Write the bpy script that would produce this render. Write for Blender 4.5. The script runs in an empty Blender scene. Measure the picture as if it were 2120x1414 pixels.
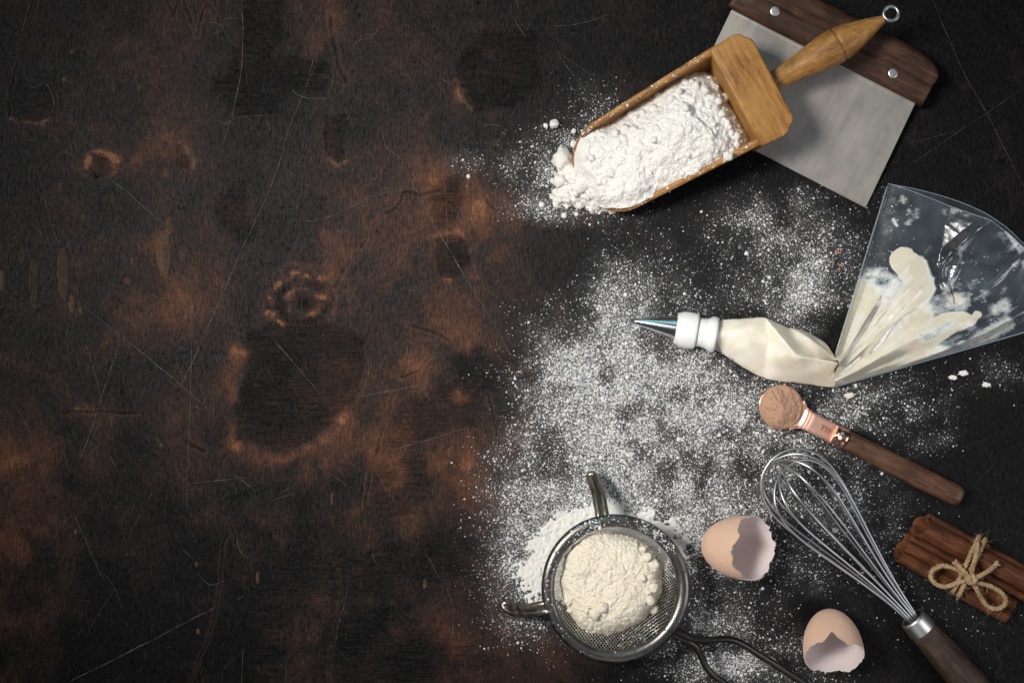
import bpy, bmesh, math, random
import numpy as np
from mathutils import Vector, Matrix, Euler, Quaternion
from mathutils.geometry import delaunay_2d_cdt

SC = bpy.context.scene
COL = SC.collection
R = math.radians
rng = np.random.default_rng(7)
random.seed(7)

# ------------------------------------------------------------------ camera, world, lamps
S = 0.0003            # metres on the table per photograph pixel
H = 1.0               # camera height over the table
cam_d = bpy.data.cameras.new('camera')
cam = bpy.data.objects.new('camera', cam_d); COL.objects.link(cam)
cam.location = (0, 0, H)
cam_d.sensor_width = 36.0
cam_d.lens = 36.0 * H / (2120 * S)
cam_d.clip_start = 0.02; cam_d.clip_end = 20
SC.camera = cam

w = bpy.data.worlds.new('World'); SC.world = w; w.use_nodes = True
w.node_tree.nodes['Background'].inputs[0].default_value = (0.55, 0.72, 1.0, 1)
w.node_tree.nodes['Background'].inputs[1].default_value = 0.045


def area(name, loc, target, size, power, col, spread=180, size_y=None):
    d = bpy.data.lights.new(name, 'AREA'); o = bpy.data.objects.new(name, d); COL.objects.link(o)
    o.location = loc
    o.rotation_euler = (Vector(target) - Vector(loc)).to_track_quat('-Z', 'Y').to_euler()
    d.energy = power; d.color = col; d.spread = R(spread)
    d.size = size
    if size_y: d.shape = 'RECTANGLE'; d.size_y = size_y
    return o


KEY = area('key_softbox', (-0.60, 0.20, 1.06), (0.12, -0.02, 0), 0.32, 1.66, (1.0, 0.965, 0.915), 50)
FILL = area('overhead_fill', (0.30, 0.25, 1.65), (0.15, 0.0, 0), 1.3, 0.55, (0.86, 0.92, 1.0), 140)
EAST = area('side_fill', (1.0, -0.28, 0.75), (0.2, -0.05, 0), 0.55, 2.2, (0.97, 0.95, 1.0), 150)
NORTH = area('teal_fill', (-0.1, 1.25, 0.95), (0.15, 0, 0), 0.8, 1.3, (0.30, 0.80, 0.88), 150)  # teal lamp added only to put reflections on the steel tip and film
SOUTH = area('front_fill', (0.1, -1.2, 0.85), (0.15, 0, 0), 0.9, 0.9, (1.0, 0.97, 0.93), 150)

SC.view_settings.view_transform = 'Standard'
SC.view_settings.look = 'None'
SC.view_settings.exposure = 0.0
SC.view_settings.gamma = 1.0
SC.cycles.max_bounces = 8
SC.cycles.transparent_max_bounces = 16


# ------------------------------------------------------------------ helpers
def P(px, py, z=0.0):
    k = S * (H - z) / H
    return Vector(((px - 1060) * k, (707 - py) * k, z))


def PN(px, py, z=0.0):
    px, py, z = np.broadcast_arrays(np.asarray(px, float), np.asarray(py, float), np.asarray(z, float))
    k = S * (H - z) / H
    return np.stack([(px - 1060) * k, (707 - py) * k, z], -1)


_tab = np.random.default_rng(11).random((256, 256))
_tab3 = np.random.default_rng(12).random((64, 64, 64))


def vn(x, y, seed=0):
    x = np.asarray(x, float) + seed * 17.31; y = np.asarray(y, float) + seed * 9.73
    xi = np.floor(x).astype(int); yi = np.floor(y).astype(int)
    fx = x - xi; fy = y - yi
    fx = fx * fx * (3 - 2 * fx); fy = fy * fy * (3 - 2 * fy)
    a = _tab[xi & 255, yi & 255]; b = _tab[(xi + 1) & 255, yi & 255]
    c = _tab[xi & 255, (yi + 1) & 255]; d = _tab[(xi + 1) & 255, (yi + 1) & 255]
    return (a * (1 - fx) + b * fx) * (1 - fy) + (c * (1 - fx) + d * fx) * fy


def fbm(x, y, o=4, seed=0, gain=0.5):
    s = 0; a = 1; t = 0
    for i in range(o):
        s = s + a * vn(x * 2 ** i, y * 2 ** i, seed + i * 3); t += a; a *= gain
    return s / t


def vn3(p, seed=0):
    p = p + seed * 7.77
    i = np.floor(p).astype(int); f = p - i; f = f * f * (3 - 2 * f)
    r = 0
    for dx in (0, 1):
        for dy in (0, 1):
            for dz in (0, 1):
                wgt = (f[..., 0] if dx else 1 - f[..., 0]) * (f[..., 1] if dy else 1 - f[..., 1]) * (f[..., 2] if dz else 1 - f[..., 2])
                r = r + wgt * _tab3[(i[..., 0] + dx) & 63, (i[..., 1] + dy) & 63, (i[..., 2] + dz) & 63]
    return r


def sstep(a, b, x):
    t = np.clip((x - a) / (b - a), 0, 1)
    return t * t * (3 - 2 * t)


def segd(x, y, pts):
    """distance to a polyline and the share of its length at the nearest point"""
    best = np.full(np.shape(x), 1e9); par = np.zeros(np.shape(x))
    L = [math.dist(pts[i], pts[i + 1]) for i in range(len(pts) - 1)]; tot = sum(L); acc = 0
    for i in range(len(pts) - 1):
        ax, ay = pts[i]; bx, by = pts[i + 1]
        dx, dy = bx - ax, by - ay
        t = np.clip(((x - ax) * dx + (y - ay) * dy) / (dx * dx + dy * dy + 1e-9), 0, 1)
        d = np.hypot(x - ax - t * dx, y - ay - t * dy)
        m = d < best
        best = np.where(m, d, best); par = np.where(m, (acc + t * L[i]) / tot, par)
        acc += L[i]
    return best, par


def polyd(x, y, pts):
    """signed distance to a closed polygon, negative inside"""
    d, _ = segd(x, y, list(pts) + [pts[0]])
    ins = np.zeros(np.shape(x), bool)
    n = len(pts)
    for i in range(n):
        x1, y1 = pts[i]; x2, y2 = pts[(i + 1) % n]
        c = ((y1 > y) != (y2 > y)) & (x < (x2 - x1) * (y - y1) / (y2 - y1 + 1e-12) + x1)
        ins ^= c
    return np.where(ins, -d, d)


def ent(name, loc, label, cat, group=None):
    o = bpy.data.objects.new(name, None); COL.objects.link(o)
    o.location = loc; o.empty_display_size = 0.01
    o['label'] = label; o['category'] = cat
    if group: o['group'] = group
    return o


def put(name, me, mat, parent=None, smooth=True, label=None):
    mats = mat if isinstance(mat, (list, tuple)) else [mat]
    for m in mats:
        if m is not None: me.materials.append(m)
    if smooth: me.polygons.foreach_set('use_smooth', np.ones(len(me.polygons), bool))
    o = bpy.data.objects.new(name, me); COL.objects.link(o)
    if parent is not None:
        o.parent = parent
        p = parent; off = Vector(p.location)
        while p.parent is not None:
            p = p.parent; off = off + Vector(p.location) * 0
        o.matrix_parent_inverse = Matrix.Translation(-Vector(parent.location)) if parent.type == 'EMPTY' else Matrix.Identity(4)
    if label: o['label'] = label
    return o


def mesh(name, V, F, fix=True):
    me = bpy.data.meshes.new(name)
    V = np.asarray(V, float).reshape(-1, 3)
    if isinstance(F, np.ndarray):
        n, k = F.shape
        me.vertices.add(len(V)); me.vertices.foreach_set('co', V.ravel())
        me.loops.add(n * k); me.loops.foreach_set('vertex_index', F.ravel().astype(np.int32))
        me.polygons.add(n)
        me.polygons.foreach_set('loop_start', np.arange(0, n * k, k, dtype=np.int32))
        me.polygons.foreach_set('loop_total', np.full(n, k, np.int32))
        me.update(calc_edges=True)
    else:
        me.from_pydata([tuple(v) for v in V], [], [tuple(int(i) for i in f) for f in F])
    if fix:
        bm = bmesh.new(); bm.from_mesh(me)
        bmesh.ops.remove_doubles(bm, verts=bm.verts, dist=1e-7)
        bmesh.ops.recalc_face_normals(bm, faces=bm.faces)
        bm.to_mesh(me); bm.free()
    return me


def gridF(nu, nv, wu=False, wv=False, off=0):
    i = np.arange(nu if wu else nu - 1); j = np.arange(nv if wv else nv - 1)
    I, J = np.meshgrid(i, j, indexing='ij')
    a = I * nv + J; b = ((I + 1) % nu) * nv + J; c = ((I + 1) % nu) * nv + (J + 1) % nv; d = I * nv + (J + 1) % nv
    return np.stack([a, b, c, d], -1).reshape(-1, 4) + off


class MB:
    """collects pieces that make up one mesh"""
    def __init__(s): s.v = []; s.f = []; s.n = 0; s.mi = []
    def add(s, V, F, mi=0):
        V = np.asarray(V, float).reshape(-1, 3); s.v.append(V)
        for f in F: s.f.append([int(i) + s.n for i in f]); s.mi.append(mi)
        s.n += len(V)
    def mesh(s, name, fix=True):
        me = mesh(name, np.concatenate(s.v), s.f, fix=False)
        me.polygons.foreach_set('material_index', np.array(s.mi, np.int32))
        if fix:
            bm = bmesh.new(); bm.from_mesh(me)
            bmesh.ops.recalc_face_normals(bm, faces=bm.faces)
            bm.to_mesh(me); bm.free()
        return me


def catmull(pts, n, closed=False):
    p = np.asarray(pts, float); m = len(p)
    out = []
    segs = m if closed else m - 1
    for k in range(n):
        t = k / (n if closed else n - 1) * segs
        i = min(int(t), segs - 1); f = t - i
        g = lambda q: p[q % m] if closed else p[max(0, min(m - 1, q))]
        a, b, c, d = g(i - 1), g(i), g(i + 1), g(i + 2)
        out.append(0.5 * ((2 * b) + (c - a) * f + (2 * a - 5 * b + 4 * c - d) * f * f + (3 * b - a - 3 * c + d) * f ** 3))
    return np.array(out)


def frames(path, closed=False):
    p = np.asarray(path, float)
    if closed: t = np.roll(p, -1, 0) - np.roll(p, 1, 0)
    else: t = np.gradient(p, axis=0)
    t /= np.linalg.norm(t, axis=1)[:, None] + 1e-12
    up = np.array([0, 0, 1.0]) if abs(t[0][2]) < 0.9 else np.array([1.0, 0, 0])
    n = np.cross(t[0], up); n /= np.linalg.norm(n)
    N = []
    for i in range(len(p)):
        n = n - t[i] * np.dot(n, t[i]); n /= np.linalg.norm(n) + 1e-12
        N.append(n)
    N = np.array(N); B = np.cross(t, N)
    return t, N, B


def tube(path, r, seg=8, closed=False, flat=1.0):
    p = np.asarray(path, float); n = len(p)
    t, N, B = frames(p, closed)
    r = np.broadcast_to(np.asarray(r, float), (n,))
    a = np.linspace(0, 2 * np.pi, seg, endpoint=False)
    V = p[:, None] + r[:, None, None] * (np.cos(a)[None, :, None] * N[:, None] + flat * np.sin(a)[None, :, None] * B[:, None])
    F = [list(f) for f in gridF(n, seg, wu=closed, wv=True)]
    if not closed:
        F.append(list(range(seg))[::-1]); F.append([(n - 1) * seg + k for k in range(seg)])
    return V.reshape(-1, 3), F


def lathe(prof, A, B, seg=48, mod=None, cap=True):
    """prof: (distance along A->B in metres, radius)"""
    A = np.array(A, float); B = np.array(B, float)
    d = (B - A) / np.linalg.norm(B - A)
    up = np.array([0, 0, 1.0]); n = np.cross(d, up); n /= np.linalg.norm(n); b = np.cross(n, d)
    a = np.linspace(0, 2 * np.pi, seg, endpoint=False)
    V = []
    for q, (x, r) in enumerate(prof):
        rr = r * (mod(q, a) if mod else 1.0)
        V.append(A + d * x + (np.cos(a) * rr)[:, None] * n + (np.sin(a) * rr)[:, None] * b)
    F = [list(f) for f in gridF(len(prof), seg, wv=True)]
    if cap:
        F.append(list(range(seg))); F.append([(len(prof) - 1) * seg + k for k in range(seg)][::-1])
    return np.concatenate(V), F


class Frame:
    """a flat working frame: origin at a photograph pixel, u along an angle, in pixel-sized units"""
    def __init__(s, px, py, dx, dy, z):
        s.o = np.array(P(px, py, z)); s.o[2] = 0
        l = math.hypot(dx, dy); s.u = np.array([dx / l, -dy / l, 0]); s.v = np.array([dy / l, dx / l, 0])
        s.k = S * (1 - z / H); s.ang = math.atan2(-dy, dx)
    def __call__(s, u, v, z):
        u, v, z = np.broadcast_arrays(np.asarray(u, float), np.asarray(v, float), np.asarray(z, float))
        return s.o + s.k * (u[..., None] * s.u + v[..., None] * s.v) + z[..., None] * np.array([0, 0, 1.0])


# ------------------------------------------------------------------ materials
def newmat(name):
    m = bpy.data.materials.new(name); m.use_nodes = True
    nt = m.node_tree; b = nt.nodes['Principled BSDF']
    return m, nt, b


def nd(nt, t, **kw):
    n = nt.nodes.new(t)
    for k, v in kw.items():
        if k.startswith('i_'): n.inputs[k[2:].replace('_', ' ')].default_value = v
        else: setattr(n, k, v)
    return n


def coords(nt, ang=0.0, scale=(1, 1, 1)):
    tc = nd(nt, 'ShaderNodeTexCoord')
    m1 = nd(nt, 'ShaderNodeMapping'); m1.inputs['Rotation'].default_value = (0, 0, -ang)
    m2 = nd(nt, 'ShaderNodeMapping'); m2.inputs['Scale'].default_value = scale
    nt.links.new(tc.outputs['Object'], m1.inputs[0]); nt.links.new(m1.outputs[0], m2.inputs[0])
    return m2.outputs[0]


def noise(nt, vec, scale, detail=4, rough=0.55, dist=0.0):
    n = nd(nt, 'ShaderNodeTexNoise'); n.inputs['Scale'].default_value = scale
    n.inputs['Detail'].default_value = detail; n.inputs['Roughness'].default_value = rough
    n.inputs['Distortion'].default_value = dist
    nt.links.new(vec, n.inputs['Vector'])
    return n.outputs['Fac']


def ramp(nt, fac, stops):
    r = nd(nt, 'ShaderNodeValToRGB'); e = r.color_ramp.elements
    while len(e) < len(stops): e.new(0.5)
    for q, (p, c) in zip(e, stops): q.position = p; q.color = (*c, 1) if len(c) == 3 else c
    nt.links.new(fac, r.inputs[0])
    return r.outputs[0]


def mathn(nt, op, a, b=None, clamp=False):
    n = nd(nt, 'ShaderNodeMath', operation=op, use_clamp=clamp)
    for k, q in enumerate((a, b)):
        if q is None: continue
        if isinstance(q, (int, float)): n.inputs[k].default_value = q
        else: nt.links.new(q, n.inputs[k])
    return n.outputs[0]


def mixc(nt, fac, a, b, mode='MIX'):
    n = nd(nt, 'ShaderNodeMix', data_type='RGBA', blend_type=mode)
    for k, q in ((0, fac), (6, a), (7, b)):
        if isinstance(q, (int, float)): n.inputs[k].default_value = q
        elif isinstance(q, tuple): n.inputs[k].default_value = (*q, 1)
        else: nt.links.new(q, n.inputs[k])
    return n.outputs[2]


def bump(nt, b, h, dist=0.0003, strength=1.0, chain=None):
    n = nd(nt, 'ShaderNodeBump'); n.inputs['Distance'].default_value = dist; n.inputs['Strength'].default_value = strength
    nt.links.new(h, n.inputs['Height'])
    if chain is not None: nt.links.new(chain, n.inputs['Normal'])
    if b is not None: nt.links.new(n.outputs[0], b.inputs['Normal'])
    return n.outputs[0]


def wood(name, dark, mid, light, ang, rough=0.5, gr=1.0, spec=0.35, bumpd=0.00012):
    m, nt, b = newmat(name)
    v = coords(nt, ang, (1, 9, 9))
    n1 = noise(nt, v, 45 * gr, 5, 0.6, 0.6)
    v2 = coords(nt, ang, (1, 30, 30))
    n2 = noise(nt, v2, 70 * gr, 3, 0.65, 0.2)
    v3 = coords(nt, ang, (1, 1, 1))
    n3 = noise(nt, v3, 62, 6, 0.68, 0.8)
    f = mathn(nt, 'ADD', mathn(nt, 'MULTIPLY', n1, 0.5), mathn(nt, 'MULTIPLY', n2, 0.3))
    f = mathn(nt, 'ADD', f, mathn(nt, 'MULTIPLY', n3, 0.42))
    c = ramp(nt, f, [(0.45, dark), (0.60, mid), (0.76, light)])
    nt.links.new(c, b.inputs['Base Color'])
    r = mathn(nt, 'ADD', mathn(nt, 'MULTIPLY', n3, 0.25), rough - 0.12)
    nt.links.new(r, b.inputs['Roughness'])
    b.inputs['Specular IOR Level'].default_value = spec
    h = mathn(nt, 'ADD', n2, mathn(nt, 'MULTIPLY', n1, 0.6))
    bump(nt, b, h, bumpd)
    return m


def metal(name, col, rough, var=0.08, scr=None, ang=0.0, grime=None):
    m, nt, b = newmat(name)
    b.inputs['Metallic'].default_value = 1.0
    v = coords(nt, ang, (1, 1, 1))
    n = noise(nt, v, 60, 5, 0.6, 0.5)
    c = ramp(nt, n, [(0.35, tuple(x * 0.78 for x in col)), (0.65, col)])
    if grime:
        g = ramp(nt, noise(nt, v, 190, 5, 0.65), [(0.50, (0, 0, 0)), (0.66, (1, 1, 1))])
        c = mixc(nt, g, c, grime)
        mt = mathn(nt, 'SUBTRACT', 1.0, mathn(nt, 'MULTIPLY', g, 0.7))
        nt.links.new(mt, b.inputs['Metallic'])
    nt.links.new(c, b.inputs['Base Color'])
    rr = mathn(nt, 'ADD', mathn(nt, 'MULTIPLY', n, var * 2), rough - var)
    if scr:
        v2 = coords(nt, ang, (1, scr, scr))
        n2 = noise(nt, v2, 60, 4, 0.7)
        rr = mathn(nt, 'ADD', rr, mathn(nt, 'MULTIPLY', n2, 0.15))
        bump(nt, b, n2, 0.00006)
    nt.links.new(rr, b.inputs['Roughness'])
    return m


def powder(name, col, col2, scale=900, d=0.0005, sss=0.0):
    m, nt, b = newmat(name)
    v = coords(nt)
    n1 = noise(nt, v, scale, 4, 0.7)
    n2 = noise(nt, v, scale * 0.16, 4, 0.6)
    c = mixc(nt, n2, col2, col)
    nt.links.new(c, b.inputs['Base Color'])
    b.inputs['Roughness'].default_value = 0.95
    b.inputs['Specular IOR Level'].default_value = 0.1
    h = mathn(nt, 'ADD', n1, mathn(nt, 'MULTIPLY', n2, 1.2))
    bump(nt, b, h, d)
    return m


M = {}
M['flour'] = powder('flour', (0.86, 0.84, 0.80), (0.80, 0.77, 0.715), 900, .0007)
M['flour_cream'] = powder('cream_flour', (0.84, 0.78, 0.66), (0.76, 0.68, 0.53), 800, 0.0007)
M['cocoa'] = powder('cocoa_powder', (0.52, 0.32, 0.22), (0.40, 0.235, 0.155), 1100, 0.0005)
M['grain'] = powder('flour_grain', (0.86, 0.86, 0.86), (0.80, 0.80, 0.80))


def table_material():
    m, nt, b = newmat('charred_wood')
    at = nd(nt, 'ShaderNodeAttribute', attribute_name='stain')
    sep = nd(nt, 'ShaderNodeSeparateColor'); nt.links.new(at.outputs['Color'], sep.inputs[0])
    brown, char, raw = sep.outputs[0], sep.outputs[1], sep.outputs[2]
    hor = at.outputs['Alpha']
    gv = noise(nt, coords(nt, 0, (9, .7, 1)), 160, 5, 0.75, 0.35)
    gh = noise(nt, coords(nt, 0, (.6, 11, 1)), 95, 5, 0.75, 0.3)
    mx = nd(nt, 'ShaderNodeMix', data_type='FLOAT')
    nt.links.new(hor, mx.inputs[0]); nt.links.new(gv, mx.inputs[2]); nt.links.new(gh, mx.inputs[3])
    g = mx.outputs[0]
    n1 = noise(nt, coords(nt), 38, 6, 0.65, 0.8)
    n2 = noise(nt, coords(nt, 0, (1.5, .8, 1)), 430, 5, 0.7, 0.4)
    t = mathn(nt, 'ADD', mathn(nt, 'MULTIPLY', brown, 1.0), mathn(nt, 'MULTIPLY', mathn(nt, 'SUBTRACT', n1, 0.5), 1.0))
    t = mathn(nt, 'ADD', t, mathn(nt, 'MULTIPLY', mathn(nt, 'SUBTRACT', g, 0.5), 0.85))
    t = mathn(nt, 'ADD', t, mathn(nt, 'MULTIPLY', mathn(nt, 'SUBTRACT', n2, 0.5), 0.60), clamp=True)
    c = ramp(nt, t, [(0.06, (0.0022, 0.0021, 0.0026)), (0.30, (0.0108, 0.0074, 0.0068)), (0.52, (0.030, 0.0142, 0.0098)), (0.80, (0.090, 0.035, 0.0175)), (1.0, (0.21, 0.088, 0.040))])
    dk = mathn(nt, 'SUBTRACT', 1.0, mathn(nt, 'MULTIPLY', char, 0.8))
    c = mixc(nt, 1.0, c, mixc(nt, dk, (0, 0, 0), (1, 1, 1)), 'MULTIPLY')
    rawc = mixc(nt, g, (0.05, 0.03, 0.02), (0.26, 0.15, 0.085))
    c = mixc(nt, raw, c, rawc)
    # pale scuffed fibres along the grain
    fib = ramp(nt, mathn(nt, 'ADD', g, mathn(nt, 'MULTIPLY', n2, 0.35)), [(0.86, (0, 0, 0)), (1.0, (1, 1, 1))])
    c = mixc(nt, mathn(nt, 'MULTIPLY', fib, 0.16), c, (0.16, 0.135, 0.125))
    du = nd(nt, 'ShaderNodeAttribute', attribute_name='dusting')
    fine = noise(nt, coords(nt), 1300, 2, 0.6)
    pw = mathn(nt, 'MULTIPLY', mathn(nt, 'MULTIPLY', du.outputs['Fac'], ramp(nt, fine, [(.36, (0, 0, 0)), (.70, (1, 1, 1))])), 0.34)
    c = mixc(nt, pw, c, (0.72, 0.72, 0.72))
    nt.links.new(c, b.inputs['Base Color'])
    r = mathn(nt, 'ADD', mathn(nt, 'MULTIPLY', n1, 0.26), 0.31)
    r = mathn(nt, 'ADD', r, mathn(nt, 'MULTIPLY', char, 0.12))
    nt.links.new(r, b.inputs['Roughness'])
    spv = ramp(nt, mathn(nt, 'ADD', mathn(nt, 'MULTIPLY', n2, .6), mathn(nt, 'MULTIPLY', g, .4)), [(.36, (.03, .03, .03)), (.62, (.20, .20, .20))])
    spv = mathn(nt, 'MULTIPLY', spv, mathn(nt, 'SUBTRACT', 1.0, mathn(nt, 'MULTIPLY', char, .7)))
    nt.links.new(spv, b.inputs['Specular IOR Level'])
    n0 = bump(nt, None, n1, 0.0006, 0.7)
    bump(nt, b, mathn(nt, 'ADD', g, mathn(nt, 'MULTIPLY', n2, 0.8)), 0.00026, 1.0, n0)
    return m


M['table'] = table_material()

def gauss_sum(x, y, L):
    d = np.zeros_like(x)
    for cx, cy, rx, ry, a in L:
        d = d + a * np.exp(-((x - cx) / rx) ** 2 - ((y - cy) / ry) ** 2)
    return d


DUST = [(1270, 830, 130, 150, .95), (1400, 770, 150, 80, .75), (1180, 780, 80, 110, .55), (1480, 860, 140, 80, .65), (1660, 610, 90, 70, .75), (1590, 500, 120, 70, .30), (1700, 520, 80, 90, .28), (1310, 600, 90, 90, .42), (1470, 610, 90, 50, .16),
        (1400, 960, 150, 80, .50), (1210, 1060, 120, 80, .95), (1100, 1160, 65, 110, .8), (1050, 985, 45, 60, .40), (1090, 930, 40, 50, .30), (1430, 1110, 80, 80, .8), (1540, 1050, 120, 90, .35), (1470, 1290, 110, 90, .50), (1560, 1390, 130, 60, .50),
        (1640, 1200, 110, 90, .20), (1740, 850, 110, 50, .48), (1860, 830, 100, 50, .20), (1720, 1000, 110, 70, .32), (1800, 1110, 90, 90, .16), (1935, 915, 38, 20, .30), (2060, 770, 60, 40, .16), (1160, 330, 70, 60, .55), (1110, 350, 60, 30, .30),
        (1240, 225, 55, 45, .26), (1130, 430, 60, 30, .42), (970, 335, 55, 22, .16), (1200, 440, 100, 26, .30), (1060, 1240, 60, 60, .22), (1290, 690, 60, 80, .25), (1560, 440, 60, 40, .28), (1840, 415, 14, 30, .10), (1660, 420, 40, 30, .14), (1950, 1240, 120, 90, .03), (1680, 900, 90, 40, .25), (1620, 960, 60, 40, .30), (1500, 1380, 60, 40, .2)]
HOLES = [(1490, 615, 50, 30, .06), (1560, 570, 50, 50, .10), (1450, 560, 60, 50, .04), (1130, 540, 60, 60, .2), (1560, 1010, 60, 30, .15), (1690, 1260, 50, 40, .16), (1590, 1230, 50, 50, .2), (1100, 850, 10, 10, .1), (1740, 700, 30, 60, .3), (1740, 900, 60, 20, .2), (1780, 920, 40, 30, .2)]


def dust_density(x, y):
    d = gauss_sum(x, y, DUST) - gauss_sum(x, y, HOLES)
    d = d * (0.36 + 1.22 * sstep(.22, .80, fbm(x / 40, y / 40, 5, 31))) + gauss_sum(x, y, [(1110, 1150, 75, 110, .4), (1200, 1050, 130, 45, .35), (1400, 1070, 60, 50, .3)]) * (0.55 + 0.9 * vn(x / 9, y / 9, 35))
    return d


# ------------------------------------------------------------------ the table
def build_table():
    st = 3.0
    fx = np.concatenate([np.arange(-60, 1090, 2.0), np.arange(1090, 2181, 6.0)]); fy = np.arange(-60, 1476, 2.0)
    xs = np.concatenate([[-1600, -1100, -700, -400, -200, -110], fx, [2230, 2330, 2550, 2900, 3300, 3700]])
    ys = np.concatenate([[-1300, -900, -500, -250, -120], fy, [1530, 1650, 1900, 2300, 2700]])
    X, Y = np.meshgrid(xs, ys, indexing='ij')
    wx = X + 40 * (fbm(X / 70, Y / 70, 4, 1) - 0.5); wy = Y + 40 * (fbm(X / 70, Y / 70, 4, 2) - 0.5)
    big = fbm(wx / 260, wy / 330, 5, 3)
    med = fbm(wx / 60, wy / 80, 4, 5)
    brown = 0.21 + 0.75 * (big - 0.45) + 0.45 * (med - 0.5)
    blobs = [(700, 60, 55, 70, .45), (655, 88, 40, 25, .3), (600, 25, 20, 30, .3), (1010, 70, 50, 45, .22), (205, 345, 48, 32, .55), (285, 300, 70, 45, .33),
             (350, 300, 30, 50, .2), (110, 85, 25, 20, .25), (265, 500, 34, 36, .3), (290, 410, 40, 40, .18), (335, 600, 50, 60, .33), (350, 655, 70, 60, .3),
             (445, 650, 50, 60, .3), (480, 760, 26, 75, .50), (455, 800, 35, 130, .34), (500, 735, 25, 18, .3), (400, 870, 90, 50, .26), (360, 945, 40, 70, .25),
             (445, 945, 60, 45, .35), (510, 935, 40, 22, .42), (620, 955, 70, 35, .45), (700, 880, 60, 28, .30), (665, 905, 55, 22, .38), (740, 850, 30, 50, .25), (770, 935, 70, 22, .32),
             (640, 985, 60, 40, .25), (630, 625, 85, 62, .10), (575, 665, 40, 40, .18), (600, 545, 45, 40, .20), (860, 420, 160, 70, .26), (760, 500, 120, 90, .16), (990, 430, 60, 60, .08), (1010, 480, 60, 60, .08),
             (860, 620, 130, 170, .16), (800, 720, 60, 90, .14), (1000, 715, 60, 16, .26), (1040, 880, 40, 70, .32), (960, 950, 90, 60, .30), (930, 1010, 120, 60, .25), (1020, 1000, 50, 90, .22),
             (200, 905, 45, 60, .28), (190, 945, 36, 18, .34), (255, 865, 70, 14, .28), (140, 925, 30, 25, .22), (10, 900, 30, 40, .16), (80, 1105, 25, 30, .32), (110, 980, 35, 50, .2),
             (370, 1085, 30, 20, .35), (465, 1085, 40, 40, .30), (380, 1240, 80, 12, .30), (640, 1340, 48, 80, .32), (650, 1300, 20, 20, .22), (815, 1298, 22, 26, .34), (868, 1302, 24, 26, .40),
             (660, 1222, 22, 30, .28), (760, 1080, 160, 40, .16), (640, 1065, 90, 25, .18), (960, 1290, 80, 90, .10), (950, 200, 14, 30, .42), (1005, 240, 40, 14, .3), (900, 190, 80, 40, .14),
             (960, 350, 90, 40, .22), (770, 330, 60, 30, .22), (880, 330, 20, 40, .2), (880, 780, 30, 30, .2), (948, 822, 12, 14, .5), (930, 370, 14, 30, .3), (985, 570, 20, 6, .35), (900, 485, 20, 5, .3),
             (150, 250, 50, 20, .25), (140, 190, 20, 50, .16), (410, 450, 20, 40, .12), (1250, 520, 90, 60, .10), (1700, 1120, 60, 40, .06), (1880, 290, 60, 10, .12), (1140, 1340, 60, 60, .18), (1060, 1130, 40, 60, .14)]
    for cx, cy, rx, ry, a in blobs:
        q = ((wx - cx) / rx) ** 2 + ((wy - cy) / ry) ** 2
        brown = brown + a * np.exp(-q * 0.8) * (0.2 + 1.2 * med) * .64
    # knot with its rings
    kx, ky = (wx * 0.35 + X * 0.65 - 630), (wy * 0.35 + Y * 0.65 - 625)
    kr = np.hypot(kx / 1.25, ky) + 16 * (fbm(X / 22, Y / 22, 4, 33) - 0.5)
    brk = sstep(.34, .66, fbm(X / 20 + 9, Y / 13, 4, 34, .62))
    ring = brk * (.50 * np.exp(-((kr - 28) / 6) ** 2) + .46 * np.exp(-((kr - 55) / 8) ** 2) * sstep(35, -30, kx + .5 * ky) + .22 * np.exp(-((kr - 57) / 6) ** 2) + .20 * np.exp(-((kr - 75) / 9) ** 2) * sstep(10, -30, ky)) + .14 * np.exp(-((kr - 42) / 34) ** 2) * (fbm(kr / 7, np.arctan2(ky, kx) * 1.5, 3, 52) - .3)
    char = np.exp(-(kr / 15) ** 2) * 0.7 + np.exp(-((kr - 41) / 8) ** 2) * 0.5 * sstep(.2, .6, fbm(X / 18, Y / 18, 3, 53))
    brown = brown + ring
    brown = brown + .13 * np.exp(-(((X - 880) / 260) ** 2 + ((Y - 650) / 380) ** 2)) + .05
    kq = np.hypot((X - 208) / 1.25, (Y - 343)) + 9 * (fbm(X / 12, Y / 12, 3, 49) - .5)
    brown = brown + .55 * np.exp(-((kq - 27) / 9) ** 2) * sstep(.32, .62, fbm(X / 15, Y / 15, 3, 51)); char = np.maximum(char, .6 * np.exp(-(kq / 15) ** 2))
    # browns darkened to the right and bottom, the light's falloff put into colour
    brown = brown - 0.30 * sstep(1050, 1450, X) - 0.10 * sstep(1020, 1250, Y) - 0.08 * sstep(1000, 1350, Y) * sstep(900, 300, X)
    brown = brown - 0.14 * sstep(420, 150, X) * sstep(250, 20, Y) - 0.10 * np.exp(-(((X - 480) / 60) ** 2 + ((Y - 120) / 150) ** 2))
    hor = np.zeros_like(X); z = np.zeros_like(X); raw = np.zeros_like(X)
    n12 = 12 * (fbm(X / 25, Y / 25, 4, 8) - 0.5); n6 = 8 * (fbm(X / 12, Y / 12, 3, 9) - 0.5)
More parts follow.
